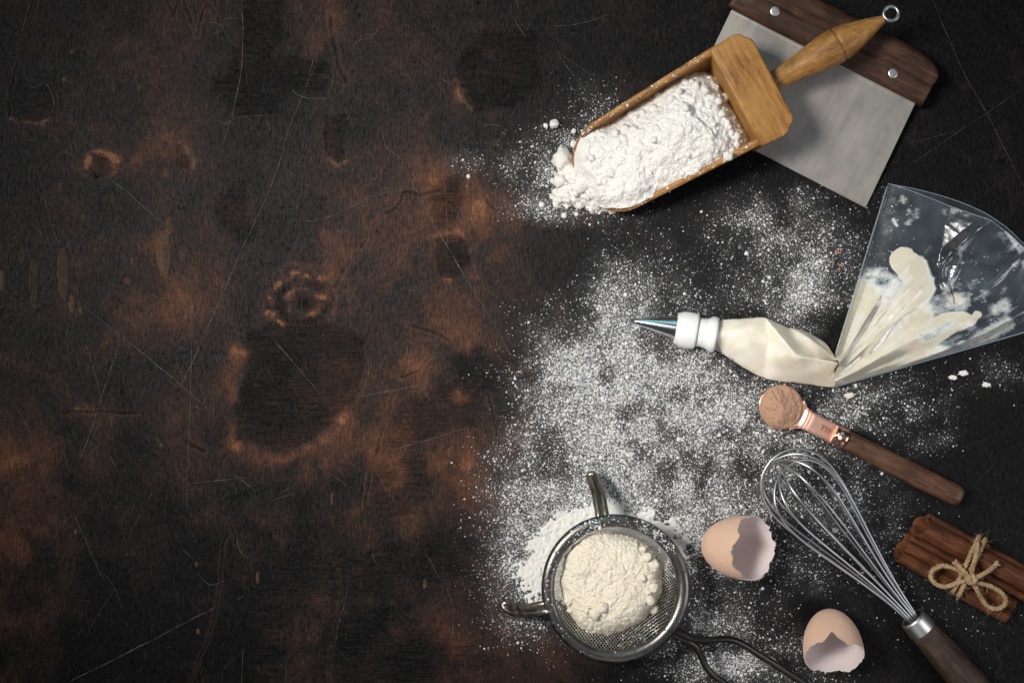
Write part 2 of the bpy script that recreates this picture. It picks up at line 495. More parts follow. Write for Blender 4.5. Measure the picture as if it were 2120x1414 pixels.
    # burnt hollows: the veneer is worn through, the grain below runs across
    burnt = [([(510, 690), (560, 672), (690, 668), (752, 700), (757, 760), (735, 820), (690, 870), (640, 915), (590, 942), (545, 925), (492, 912), (488, 860), (503, 790), (512, 730)], 1.0, 26),
             ([(498, -30), (592, -30), (585, 60), (575, 105), (650, 112), (690, 130), (680, 195), (610, 190), (590, 205), (565, 235), (500, 238), (450, 205), (440, 175), (478, 165), (497, 80)], 1.0, 16),
             ([(950, 110), (1000, 70), (1110, 60), (1120, 190), (1050, 225), (990, 232), (960, 205), (942, 160)], 0.9, 18),
             ([(18, 235), (22, 180), (42, 157), (62, 180), (82, 180), (92, 170), (106, 190), (112, 220), (95, 245), (70, 252), (40, 248)], 0.55, 7),
             ([(452, 420), (470, 395), (505, 388), (522, 420), (530, 500), (500, 512), (478, 480), (455, 450)], 0.8, 14),
             ([(905, 485), (960, 488), (980, 550), (955, 565), (925, 580), (905, 560)], 0.95, 6),
             ([(910, 365), (960, 365), (975, 420), (940, 470), (905, 470), (895, 410)], 0.7, 14),
             ([(675, 240), (725, 240), (722, 325), (700, 340), (682, 328)], 0.9, 8),
             ([(365, 300), (378, 296), (400, 335), (398, 352), (368, 352)], 0.75, 5),
             ([(950, 735), (1120, 720), (1130, 815), (1000, 815), (950, 800)], 0.9, 14),
             ([(800, 860), (900, 800), (1000, 800), (990, 890), (900, 905), (800, 925)], 0.7, 18),
             ([(530, 1150), (830, 1145), (850, 1240), (540, 1245)], 0.6, 30), ([(860, 1110), (1000, 1105), (1010, 1200), (880, 1200)], 0.7, 20),
             ([(520, 1250), (585, 1250), (588, 1440), (505, 1440)], 0.8, 14), ([(670, 1240), (1000, 1340), (900, 1440), (675, 1440)], 0.6, 40),
             ([(760, 960), (860, 930), (900, 1010), (850, 1080), (770, 1060)], 0.6, 24)]
    for pts, s, soft in burnt:
        wq = .35 if soft == 26 else min(1, soft / 14)
        d = polyd(X + (wx - X) * wq, Y + (wy - Y) * wq, pts) + (1.0 if soft == 26 else 2.2) * n12 * min(1, soft / 10) + n6 * 0.6
        if soft == 26: brown = brown + .25 * np.exp(-((d - 10) / 13) ** 2) * sstep(.30, .75, fbm(X / 34, Y / 34, 4, 48)) * 1.2 * sstep(720, 860, Y + .3 * np.abs(X - 600))
        k = sstep(soft * (.25 if soft == 26 else .7), -soft * (.25 if soft == 26 else .8), d) * s * (.34 if soft > 12 else .30)
        char = np.maximum(char, k); hor = np.maximum(hor, sstep(2, -6, d))
        brown = brown - 0.13 * k
        z = z - 0.9 * sstep(3, -4, d) * (0.45 if soft > 12 else 1.6)
    # splits and gouges along the grain; left lips carry a painted highlight
    for cx, cy, hw, hh, dep, rw in [(340, 525, 14, 50, 3.5, .55), (352, 468, 6, 19, 2.5, .6), (131, 566, 11, 56, 2.5, .40), (149, 628, 5, 20, 2, .6), (70, 585, 9, 55, 2, .25), (45, 525, 6, 20, 1.5, .2),
                                    (376, 525, 5, 20, 1.5, .3), (235, 418, 4, 24, 3, .3), (215, 418, 6, 22, 1.5, .1), (345, 358, 4, 16, 2.5, .5), (240, 560, 3, 16, 2, .2), (237, 640, 4, 26, 2, .15), (250, 640, 4, 14, 2, .25),
                                    (200, 350, 5, 18, 4, .1), (213, 345, 20, 16, 2, .3), (5, 580, 5, 22, 2, .6), (275, 540, 4, 9, 1.5, .4), (174, 450, 3, 12, 1.5, .3), (288, 183, 2, 8, 2, .4), (175, 235, 2, 12, 2, .1), (167, 642, 2, 8, 1, .5),
                                    (125, 388, 4, 10, 1.5, .3), (265, 580, 5, 9, 1.5, .4), (408, 1168, 2, 6, 1, .6), (411, 1306, 2, 6, 1, .6), (158, 1100, 2, 6, 1, .5), (535, 1195, 3, 13, 1, .5), (880, 1208, 3, 10, 1, .6),
                                    (150, 108, 3, 4, .5, .4), (135, 165, 3, 5, .5, .5), (688, 1032, 2, 14, 1, .3)]:
        e = np.abs(X - cx + 3 * (fbm(X / 9, Y / 14, 2, 14) - 0.5) * min(1, hw / 6)) / hw / np.sqrt(np.clip(1 - ((Y - cy) / hh) ** 2, 1e-3, 1)); e = np.where(np.abs(Y - cy) < hh, e, 9)
        z = z - dep * sstep(1.15, 0.8, e)
        raw = np.maximum(raw, rw * 0.42 * sstep(1.15, 0.85, e)); char = np.maximum(char, .75 * np.exp(-((e - 1.25) / (1.8 / hw)) ** 2) * (X < cx))
        lip = np.exp(-((e - 1.0) / (1.6 / hw + .05)) ** 2) * (X < cx + hw * 0.3) * sstep(.12, .45, fbm(X / 7, Y / 14, 3, 39))
        raw = np.maximum(raw, rw * 1.9 * lip); hor = np.maximum(hor, sstep(1.1, 0.9, e))
    # raised splinter edges and cracks
    for pts, dep, wd in [([(30, 160), (20, 190), (17, 240)], -3, 2.5), ([(45, 60), (40, 110), (30, 160)], -1.5, 2), ([(130, 857), (150, 852), (285, 856)], -2.5, 2.5), ([(385, 915), (425, 935)], -2, 4),
                         ([(683, 30), (690, 90), (705, 150), (717, 170)], -1.5, 4), ([(475, 1075), (462, 1130), (450, 1240), (440, 1300), (390, 1414)], -1.2, 2.5), ([(475, 1075), (485, 1110), (487, 1130)], -1.2, 2.5),
                         ([(815, 815), (795, 880), (770, 960), (757, 1045)], -1.5, 3), ([(830, 780), (870, 765), (900, 720)], -1.5, 3), ([(1010, 815), (1025, 870), (1033, 930)], -1.2, 3),
                         ([(730, 535), (745, 515), (790, 445), (820, 430), (840, 395), (870, 405), (920, 390)], -1.4, 3), ([(725, 540), (712, 560), (690, 600)], -1.2, 4), ([(845, 672), (905, 690), (930, 705)], -1.2, 3),
                         ([(860, 1065), (840, 1100)], -1.5, 6), ([(975, 395), (990, 392), (1015, 425), (1040, 450)], -1.2, 3), ([(700, 1180), (705, 1240), (685, 1340), (680, 1414)], -.8, 2), ([(345, 0), (360, 35), (370, 0)], -.8, 3),
                         ([(380, 0), (408, 75), (420, 20), (432, 8), (445, 30)], -1, 3), ([(1020, 305), (1060, 330)], -1.5, 5), ([(195, 335), (205, 327), (220, 330)], -2.5, 3)]:
        d, _ = segd(X + n6 * 0.8 + n12 * .5, Y + n6 * 0.8 + n12 * .3, pts)
        k = np.exp(-(d / (wd * .8)) ** 2)
        k = k * (1 if dep < -1.9 else sstep(.30, .55, fbm(X / 30, Y / 30, 3, 37))); z = z + dep * .8 * k; char = np.maximum(char, k * 0.6)
        raw = np.maximum(raw, 0.10 * np.exp(-((d - wd * 1.6) / wd) ** 2))
    for pts in [[(20, 245), (40, 250), (85, 258), (98, 245)], [(165, 350), (175, 342), (190, 338)], [(228, 330), (240, 342)], [(328, 480), (322, 520), (335, 560), (343, 575)], [(155, 848), (180, 842)], [(682, 330), (700, 345), (718, 335)],
                [(945, 165), (953, 205), (975, 225)], [(400, 350), (402, 335), (378, 296)], [(906, 484), (955, 484)], [(920, 578), (935, 580)], [(950, 812), (955, 825), (968, 828)]]:
        d, _ = segd(X + n6 * 0.6, Y + n6 * 0.6, pts)
        raw = np.maximum(raw, 0.62 * np.exp(-(d / 3.0) ** 2) * sstep(.3, .7, fbm(X / 8, Y / 8, 3, 38))); brown = brown + 0.22 * np.exp(-(d / 12) ** 2)
    z = z * 0.00022 + 0.0004 * (fbm(X / 120, Y / 150, 3, 20) - 0.5) + 0.00010 * (fbm(X / 14, Y / 40, 3, 21) - 0.5)
    # flour lies on the flat right half: keep it level there
    z = np.where(X > 1040, z * sstep(1180, 1040, X) - 0.0001, z - 0.0001)
    nx, ny = X.shape
    V = PN(X, Y, 0); V[..., 2] = np.minimum(z, 0.0003)
    F = gridF(nx, ny)[:, ::-1]
    top = V.reshape(-1, 3)
    ring_i = np.concatenate([np.arange(nx) * ny, (nx - 1) * ny + np.arange(1, ny), np.arange(nx - 2, -1, -1) * ny + ny - 1, np.arange(ny - 2, 0, -1)])
    low = top[ring_i] * [1, 1, 0] + [0, 0, -0.03]
    n0 = len(top); k = len(ring_i)
    a = ring_i; b = np.roll(ring_i, -1); c = n0 + np.roll(np.arange(k), -1); d = n0 + np.arange(k)
    F = np.concatenate([F, np.stack([a, b, c, d], -1)])
    me = mesh('table_top', np.concatenate([top, low]), F, fix=False)
    if me.polygons[0].normal.z < 0: me.flip_normals()
    at = me.color_attributes.new('stain', 'FLOAT_COLOR', 'POINT')
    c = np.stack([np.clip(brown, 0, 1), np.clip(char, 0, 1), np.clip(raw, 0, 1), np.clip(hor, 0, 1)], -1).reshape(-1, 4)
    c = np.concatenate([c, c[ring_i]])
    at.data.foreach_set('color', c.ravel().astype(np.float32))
    du = me.color_attributes.new('dusting', 'FLOAT_COLOR', 'POINT')
    dd = np.clip(dust_density(X, Y), 0, 1.2).reshape(-1, 1); dd = np.concatenate([dd, dd[ring_i]])
    du.data.foreach_set('color', np.repeat(dd, 4, 1).ravel().astype(np.float32))
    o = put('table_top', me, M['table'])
    o['kind'] = 'structure'
    return o


TABLE = build_table()


def build_scratches():
    m, nt, b = newmat('scratched_wood')
    n = noise(nt, coords(nt), 700, 3, 0.7)
    c = ramp(nt, n, [(0.38, (0.020, 0.016, 0.014)), (0.66, (0.19, 0.15, 0.125))])
    nt.links.new(c, b.inputs['Base Color']); b.inputs['Roughness'].default_value = 0.7
    L = [([(65, 0), (55, 32), (45, 68)], .9), ([(498, -10), (503, 60), (500, 145), (480, 242)], 1.3), ([(480, 242), (462, 300)], .6), ([(660, 118), (635, 180), (600, 262), (575, 350), (528, 460), (500, 515)], .9),
         ([(528, 462), (500, 518), (460, 612), (415, 712), (375, 800)], 1.0), ([(415, 712), (395, 760), (372, 800)], .7), ([(232, 374), (268, 402), (345, 470)], .8), ([(80, 362), (100, 440), (121, 508)], .6),
         ([(160, 624), (205, 660), (262, 704), (330, 760), (396, 815), (432, 848)], 1.0), ([(840, 350), (866, 402), (905, 475), (955, 560), (1010, 650), (1050, 720)], .9), ([(905, 475), (958, 565)], 1.2), ([(1040, 705), (1062, 740), (1115, 795)], .9),
         ([(600, 455), (660, 456), (720, 432), (780, 404), (830, 394)], .8), ([(568, 706), (600, 742), (650, 800), (690, 853)], 1.0), ([(740, 822), (800, 810), (890, 794)], .9), ([(810, 932), (870, 915), (975, 882)], .9),
         ([(396, 640), (397, 720), (393, 860), (388, 980), (387, 1060)], .8), ([(246, 712), (228, 770), (205, 840), (180, 915), (165, 950)], 1.0), ([(178, 710), (190, 752), (205, 805), (220, 862)], .8), ([(140, 1412), (220, 1372), (300, 1332), (380, 1290), (446, 1256)], 1.3),
         ([(28, 832), (60, 890), (95, 965)], .6), ([(150, 1060), (170, 1100), (195, 1160), (216, 1200)], .8), ([(215, 1185), (240, 1222), (252, 1260)], .6), ([(240, 1215), (205, 1270), (175, 1318)], .5),
         ([(410, 1188), (436, 1211), (468, 1199)], 1.0), ([(378, 1136), (400, 1157)], .8), ([(490, 1110), (497, 1140), (515, 1157)], .8), ([(1928, -5), (1968, 90), (2000, 160), (2045, 240), (2090, 330), (2125, 400)], .8),
         ([(2125, 180), (2050, 230), (1960, 290), (1880, 345)], .5), ([(650, 120), (640, 160), (632, 182)], 1.0), ([(605, 182), (612, 195), (640, 204), (672, 202)], 1.0), ([(688, 140), (690, 168), (680, 195)], 1.1), ([(692, 165), (708, 185), (715, 200)], .7),
         ([(660, 205), (680, 205)], .6), ([(735, 92), (752, 74), (770, 74), (783, 64)], .8), ([(730, 96), (750, 82), (768, 80), (780, 70)], .7), ([(733, 97), (748, 108)], .6), ([(1016, 112), (1022, 124), (1040, 126)], 1.0), ([(832, 152), (853, 160)], 1.0), ([(915, 165), (943, 180)], .8),
         ([(775, 228), (783, 205), (790, 180)], .5), ([(790, 260), (800, 305), (825, 326), (840, 352)], .8), ([(1000, 260), (1020, 258), (1038, 262)], .7), ([(1022, 305), (1045, 275)], .7), ([(955, 294), (975, 278)], .6), ([(893, 360), (925, 372)], .4),
         ([(918, 350), (922, 390), (926, 470), (928, 580)], .7), ([(840, 706), (848, 745), (862, 765)], .9), ([(866, 775), (880, 805), (890, 830)], .9), ([(890, 820), (908, 821)], .8), ([(910, 826), (935, 824), (950, 832)], .8), ([(750, 1060), (756, 990), (765, 955)], .8),
         ([(660, 965), (700, 992), (740, 1018)], .6), ([(775, 970), (800, 1010), (825, 1050)], .8), ([(555, 1040), (580, 1030), (610, 1022)], .5), ([(390, 1002), (440, 995), (512, 988)], .9), ([(485, 983), (525, 1012)], .9), ([(330, 925), (336, 916)], 1.4),
         ([(230, 945), (242, 976)], 1.2), ([(405, 840), (412, 845)], 1.2), ([(75, 960), (120, 912)], .6), ([(770, 1145), (775, 1158), (783, 1172)], .9), ([(722, 1188), (715, 1240), (702, 1290), (690, 1360)], .6), ([(880, 1142), (900, 1178), (908, 1196)], .7),
         ([(925, 1215), (932, 1235), (938, 1252)], 1.1), ([(938, 1283), (937, 1318)], 1.5), ([(892, 1262), (915, 1242)], .6), ([(583, 1305), (583, 1330)], .8), ([(503, 1340), (501, 1414)], 1.0), ([(420, 50), (446, 48), (455, 55)], .7), ([(440, 70), (458, 66)], .8),
         ([(456, 50), (475, 82), (495, 104)], .7), ([(463, 40), (500, 38)], .6), ([(375, 292), (390, 315), (398, 335)], 1.2), ([(112, 280), (125, 298)], .8), ([(92, 170), (104, 186), (112, 215), (104, 236)], .9), ([(62, 180), (72, 182), (82, 178), (90, 170)], .6), ([(118, 190), (121, 230)], .6), ([(452, 250), (468, 256), (500, 243), (560, 240)], .5), ([(505, 388), (520, 402), (530, 450)], .6), ([(135, 312), (158, 328)], .8), ([(1470, 135), (1420, 175)], .3), ([(1150, 105), (1230, 160)], .6),  # pale strips round the heart-shaped hollow paint in its lit rim
         ([(1060, 35), (1090, 80)], .7), ([(1140, 55), (1200, 50), (1260, 30)], .8), ([(1152, 108), (1190, 160), (1215, 190)], .9), ([(345, 225), (350, 240)], .5), ([(1870, 300), (1990, 270)], .4), ([(1985, 1320), (2060, 1265)], .6), ([(2010, 1010), (2060, 960)], .4)]
    r = random.Random(5)
    for k in range(800):      # short faint nicks all over the board
        x, y = r.uniform(-20, 1100), r.uniform(-20, 1430)
        a = r.choice([R(90), R(90), R(90), R(60), R(-60), R(-40), R(20), r.uniform(0, 3.1)]) + r.gauss(0, .15); l = 4 + r.expovariate(1 / 13)
        c = r.uniform(-.15, .15)
        L.append(([(x, y), (x + l * .5 * math.cos(a), y + l * .5 * math.sin(a)), (x + l * math.cos(a + c), y + l * math.sin(a + c))], r.uniform(.22, .5)))
    V = []; F = []; n0 = 0
    for pts, wd in L:
        ln = sum(math.dist(pts[i], pts[i + 1]) for i in range(len(pts) - 1))
        n = max(5, int(ln / 7))
        p = catmull([(x, y, 0) for x, y in pts], n)[:, :2]
        t = np.gradient(p, axis=0); t /= np.linalg.norm(t, axis=1)[:, None] + 1e-9
        nn = np.stack([-t[:, 1], t[:, 0]], -1)
        q = np.linspace(0, 1, n)
        ww = wd * 0.50 * np.sin(np.pi * np.clip(q * .96 + .02, 0, 1)) ** .4 * (0.25 + 1.2 * vn(q * ln / 11, q * 0 + pts[0][0] * .37, 4))
        p = p + nn * ((vn(q * ln / 26, q * 0 + pts[0][1] * .21, 6) - .5) * 1.6)[:, None]
        a = p + nn * ww[:, None]; b = p - nn * ww[:, None]
        for A in (a, b):
            W = PN(A[:, 0], A[:, 1], 0); W[:, 2] = 0.00036; V.append(W)
        i = np.arange(n - 1)
        F.append(np.stack([n0 + i, n0 + i + 1, n0 + n + i + 1, n0 + n + i], -1)); n0 += 2 * n
    me = mesh('scratches', np.concatenate(V), np.concatenate(F), fix=False)
    o = put('scratches', me, m, TABLE); o['kind'] = 'stuff'


build_scratches()


# ------------------------------------------------------------------ flour: dust and heaps
_ico_v = []
_ph = (1 + 5 ** .5) / 2
for a_, b_ in ((1, _ph), (-1, _ph), (1, -_ph), (-1, -_ph)):
    _ico_v += [(a_, b_, 0)]
for a_, b_ in ((1, _ph), (-1, _ph), (1, -_ph), (-1, -_ph)):
    _ico_v += [(0, a_, b_)]
for a_, b_ in ((_ph, 1), (_ph, -1), (-_ph, 1), (-_ph, -1)):
    _ico_v += [(a_, 0, b_)]
_ico_v = np.array(_ico_v, float); _ico_v /= np.linalg.norm(_ico_v[0])
_bm = bmesh.new()
for q in _ico_v: _bm.verts.new(q)
bmesh.ops.convex_hull(_bm, input=_bm.verts)
_bm.verts.ensure_lookup_table(); _bm.verts.index_update()
_ico_v = np.array([v.co[:] for v in _bm.verts]); _ico_f = np.array([[v.index for v in f.verts] for f in _bm.faces]); _bm.free()
_oct_v = np.array([(1, 0, 0), (0, 1, 0), (-1, 0, 0), (0, -1, 0), (0, 0, 1.0)]); _oct_f = np.array([(0, 1, 4), (1, 2, 4), (2, 3, 4), (3, 0, 4)])


def grains(C, rad, tv, tf, g, zs=0.75, jit=0.22):
    """C: centres of the footprints on their support (n,3); one lumpy grain each"""
    n = len(C); k = len(tv)
    th = g.random(n) * 2 * np.pi; c, s = np.cos(th), np.sin(th)
    v = np.repeat(tv[None], n, 0) * (1 + jit * (g.random((n, k, 3)) - .5) * 2)
    st = 0.8 + 0.5 * g.random(n)
    x = v[..., 0] * st[:, None]; y = v[..., 1]
    v = np.stack([x * c[:, None] - y * s[:, None], x * s[:, None] + y * c[:, None], v[..., 2] * zs], -1) * rad[:, None, None]
    v = v + C[:, None]; v[..., 2] += (rad * 0.45)[:, None] if k > 6 else 0
    F = (tf[None] + (np.arange(n) * k)[:, None, None]).reshape(-1, 3)
    return v.reshape(-1, 3), F


def build_dust():
    g = np.random.default_rng(21)
    N = 760000
    x = g.uniform(930, 2130, N); y = g.uniform(150, 1424, N)
    d = dust_density(x, y)
    keep = g.random(N) < np.clip(d, 0, 1.2) * 0.55
    x, y, d = x[keep], y[keep], d[keep]
    r = np.exp(g.normal(math.log(0.50), 0.52, len(x))) * (0.8 + 0.3 * np.clip(d, 0, 1))
    order = np.argsort(-r); nb = int(len(x) * 0.22)
    V1, F1 = grains(PN(x[order[:nb]], y[order[:nb]], 0), r[order[:nb]] * S * 1.25, _ico_v, _ico_f, g)
    V2, F2 = grains(PN(x[order[nb:]], y[order[nb:]], 0), r[order[nb:]] * S * 1.15, _oct_v, _oct_f, g)
    # small crumbs of flour
    N = 9000
    x = g.uniform(930, 2130, N); y = g.uniform(150, 1424, N); d = dust_density(x, y)
    near = gauss_sum(x, y, [(1150, 350, 90, 90, .7), (1160, 430, 80, 30, .5), (1060, 990, 40, 50, .4), (1500, 1340, 80, 80, .2), (1760, 840, 90, 60, .3)])
    keep = g.random(N) < np.clip(d * 0.05 + near * np.clip(d * 2, 0, 1) * .5, 0, 1)
    x, y = x[keep], y[keep]
    r = np.exp(g.normal(math.log(2.0), 0.38, len(x)))
    V3, F3 = grains(PN(x, y, 0), r * S, _ico_v, _ico_f, g, 0.8, 0.3)
    V = np.concatenate([V1, V2, V3]); F = np.concatenate([F1, F2 + len(V1), F3 + len(V1) + len(V2)])
    me = mesh('flour_dust', V, F, fix=False)
    o = put('flour_dust', me, M['grain'])
    o['kind'] = 'stuff'; o['label'] = 'white flour dust sprinkled over the dark table top'; o['category'] = 'flour'
    return len(F)


print('dust tris', build_dust())


def lumps_on(U, Vv, h, n, g, rmin, rmax, weight=None, zk=0.8):
    """adds round crumbs to a height field given in pixel units (h in pixel units too)"""
    us, vs = U[:, 0], Vv[0, :]
    du = us[1] - us[0]; dv = vs[1] - vs[0]
    k = 0
    while k < n:
        cu = g.uniform(us[0], us[-1]); cv = g.uniform(vs[0], vs[-1])
        if weight is not None and g.random() > weight(cu, cv): k += 0.2; continue
        k += 1
        r = rmin * (rmax / rmin) ** (g.random() ** 2.2)
        i0 = max(0, int((cu - r - us[0]) / du)); i1 = min(len(us), int((cu + r - us[0]) / du) + 2)
        j0 = max(0, int((cv - r - vs[0]) / dv)); j1 = min(len(vs), int((cv + r - vs[0]) / dv) + 2)
        if i1 - i0 < 2 or j1 - j0 < 2: continue
        uu = U[i0:i1, j0:j1]; vv = Vv[i0:i1, j0:j1]
        q = 1 - ((uu - cu) ** 2 + (vv - cv) ** 2) / (r * r * (1 + .4 * (vn(uu / r * 1.3 + cu, vv / r * 1.3 + cv, 3) - .5)))
        base = h[min(len(us) - 1, (i0 + i1) // 2), min(len(vs) - 1, (j0 + j1) // 2)]
        b = base - r * .35 + zk * r * np.sqrt(np.clip(q, 0, None)) * 1.2
        h[i0:i1, j0:j1] = np.where(q > 0, np.maximum(h[i0:i1, j0:j1], b), h[i0:i1, j0:j1])
    return h


def field_mesh(name, W, mask):
    """height field W (nu,nv,3); only cells whose four corners pass the mask"""
    nu, nv = mask.shape
    F = gridF(nu, nv); ok = mask.ravel()[F].all(1); F = F[ok]
    used = np.unique(F); mp = np.full(nu * nv, -1); mp[used] = np.arange(len(used))
    me = mesh(name, W.reshape(-1, 3)[used], mp[F], fix=False)
    if np.mean([p.normal.z for p in list(me.polygons)[:200]]) < 0: me.flip_normals()
    return me


def lump_mesh(c, r, seed, sub=3, sq=(1, 1, .8)):
    bm = bmesh.new(); bmesh.ops.create_icosphere(bm, subdivisions=sub, radius=1)
    v = np.array([q.co[:] for q in bm.verts])
    n = vn3(v * 1.9 + seed * 3.1, 1) - .5; n2 = vn3(v * 4.5 + seed * 5.3, 2) - .5; n3 = vn3(v * 11 + seed, 3) - .5
    v = v * (1 + .55 * n + .34 * n2 + .16 * n3)[:, None] * np.array(sq) * r
    v[:, 2] -= v[:, 2].min() + 0.12 * r
    for q, p in zip(bm.verts, v + np.array(c)): q.co = p
    me = bpy.data.meshes.new('lump'); bm.to_mesh(me); bm.free()
    return me

# ------------------------------------------------------------------ bench scraper
def build_scraper():
    ax = math.atan2(-206, 403)
    base = P(1700, 170, 0)
    t = ent('dough_scraper', base, 'steel dough scraper with dark wooden grip, lying under the flour scoop', 'dough scraper')
    ms = metal('brushed_steel', (0.60, 0.575, 0.53), 0.40, 0.07, scr=30, ang=ax, grime=None)
    nt = ms.node_tree; b = nt.nodes['Principled BSDF']
    nb = noise(nt, coords(nt, ax, (1, .8, 1)), 24, 5, 0.6, 1.0); nc = noise(nt, coords(nt, ax, (2.5, .6, 1)), 60, 4, 0.6, 0.5)
    c = ramp(nt, mathn(nt, 'ADD', mathn(nt, 'MULTIPLY', nb, .6), mathn(nt, 'MULTIPLY', nc, .4)), [(0.34, (0.37, 0.34, 0.335)), (0.5, (0.48, 0.45, 0.405)), (0.66, (0.58, 0.54, 0.47))])
    nt.links.new(c, b.inputs['Base Color'])
    A, B, C, D = [np.array(P(*q)) for q in ((1518, 14, .0085), (1897, 211, .0085), (1792, 430, .0012), (1412, 234, .0012))]
    rows = [(-0.06, .0), (0.0, .0), (0.035, -.0010), (0.05, -.0012), (0.5, -.0004), (0.98, 0), (1.0, -.0003)]
    V = []; nx = 12
    for k in range(2):
        for r_, dz in rows:
            for i in range(nx):
                s = i / (nx - 1)
                p = (A * (1 - s) + B * s) * (1 - r_) + (D * (1 - s) + C * s) * r_
                V.append(p + np.array([0, 0, dz - k * (0.0011 if r_ < .98 else .0008)]))
    n = len(rows) * nx
    F = [list(f) for f in gridF(len(rows), nx)] + [[i + n for i in f][::-1] for f in gridF(len(rows), nx)]
    rim = [(0, j) for j in range(nx)] + [(i, nx - 1) for i in range(1, len(rows))] + [(len(rows) - 1, j) for j in range(nx - 2, -1, -1)] + [(i, 0) for i in range(len(rows) - 2, 0, -1)]
    ri = [i * nx + j for i, j in rim]
    for a, c2 in zip(ri, ri[1:] + ri[:1]): F.append([a, c2, c2 + n, a + n])
    o = put('blade', mesh('blade', V, F), ms, t, smooth=False)

    wd = wood('walnut_grip', (0.013, 0.0065, 0.0042), (0.046, 0.0215, 0.0125), (0.105, 0.053, 0.031), ax, 0.45)
    fr = Frame(1509, 10, 403, 206, .016)
    Lh = 455
    prof = [(0, .008), (0, .0125), (2, .0138), (30, .0146), (41, .0150), (46, .0139), (51, .0143), (60, .0170), (70, .0186), (80, .0186), (92, .0165), (99, .0130), (102, .0085)]
    us = np.array([0, 1.5, 4, 9, 15, 24, 35, 50, 75, 110, 200, 227, 255, 345, 380, 405, 420, 431, 440, 446, 451, 453.5, 455])
    V = []; F = []
    for u in us:
        e = min(u, Lh - u)
        # rounded upper corners in plan
        top = 102 if e > 95 else (66 + 36 * math.sqrt(max(0, 1 - ((95 - e) / 95) ** 2.2)))
        edge = .0022 * (1 - min(1, e / 5)) ** 2
        for p, z in prof:
            pp = p if p <= 46 else 46 + (p - 46) * (top - 46) / 56
            V.append(fr(u, pp, z - (edge if z > .009 else 0)))
        for p, z in prof[::-1]:
            pp = p if p <= 46 else 46 + (p - 46) * (top - 46) / 56
            V.append(fr(u, pp, min(.0012 + .002 * (abs(p - 50) / 50) ** 3, z - .001)))
    m = len(prof) * 2
    F = [list(f) for f in gridF(len(us), m, wv=True)] + [list(range(m)), [(len(us) - 1) * m + k for k in range(m)]]
    h = put('grip', mesh('grip', np.array(V), F), wd, t)
    mr = metal('rivet_metal', (0.70, 0.67, 0.63), 0.42, 0.06)
    for px, py in ((1604, 25), (1848, 153)):
        c = np.array(P(px, py, .0140))
        V, F = lathe([(0, 0.0031), (0.0011, .0031), (.0014, .0028), (.0015, .002)], c, c + np.array([0, 0, 1e-3]) * 1.0 + 1e-9 * np.array([1, 0, 0]), 28)
        put('rivet', mesh('rivet', V, F), mr, t)


# ------------------------------------------------------------------ wooden scoop with its flour
SCOOP = Frame(1590, 175, 320, -175, .034)


def sc_w(u):
    return np.where(u > -345, 100 + 12 * np.clip((u + 380) / 300, 0, 1), 0) + np.where(u <= -345, 101.3 * np.sqrt(np.clip(1 - (np.clip((-345 - u) / 92, 0, 1)) ** 2.1, 0, 1)), 0)


def sc_zr(u):
    return np.interp(u, [-437, -425, -400, -345, -250, -75, 0], [.0075, .0085, .0125, .0210, .0285, .0395, .042])


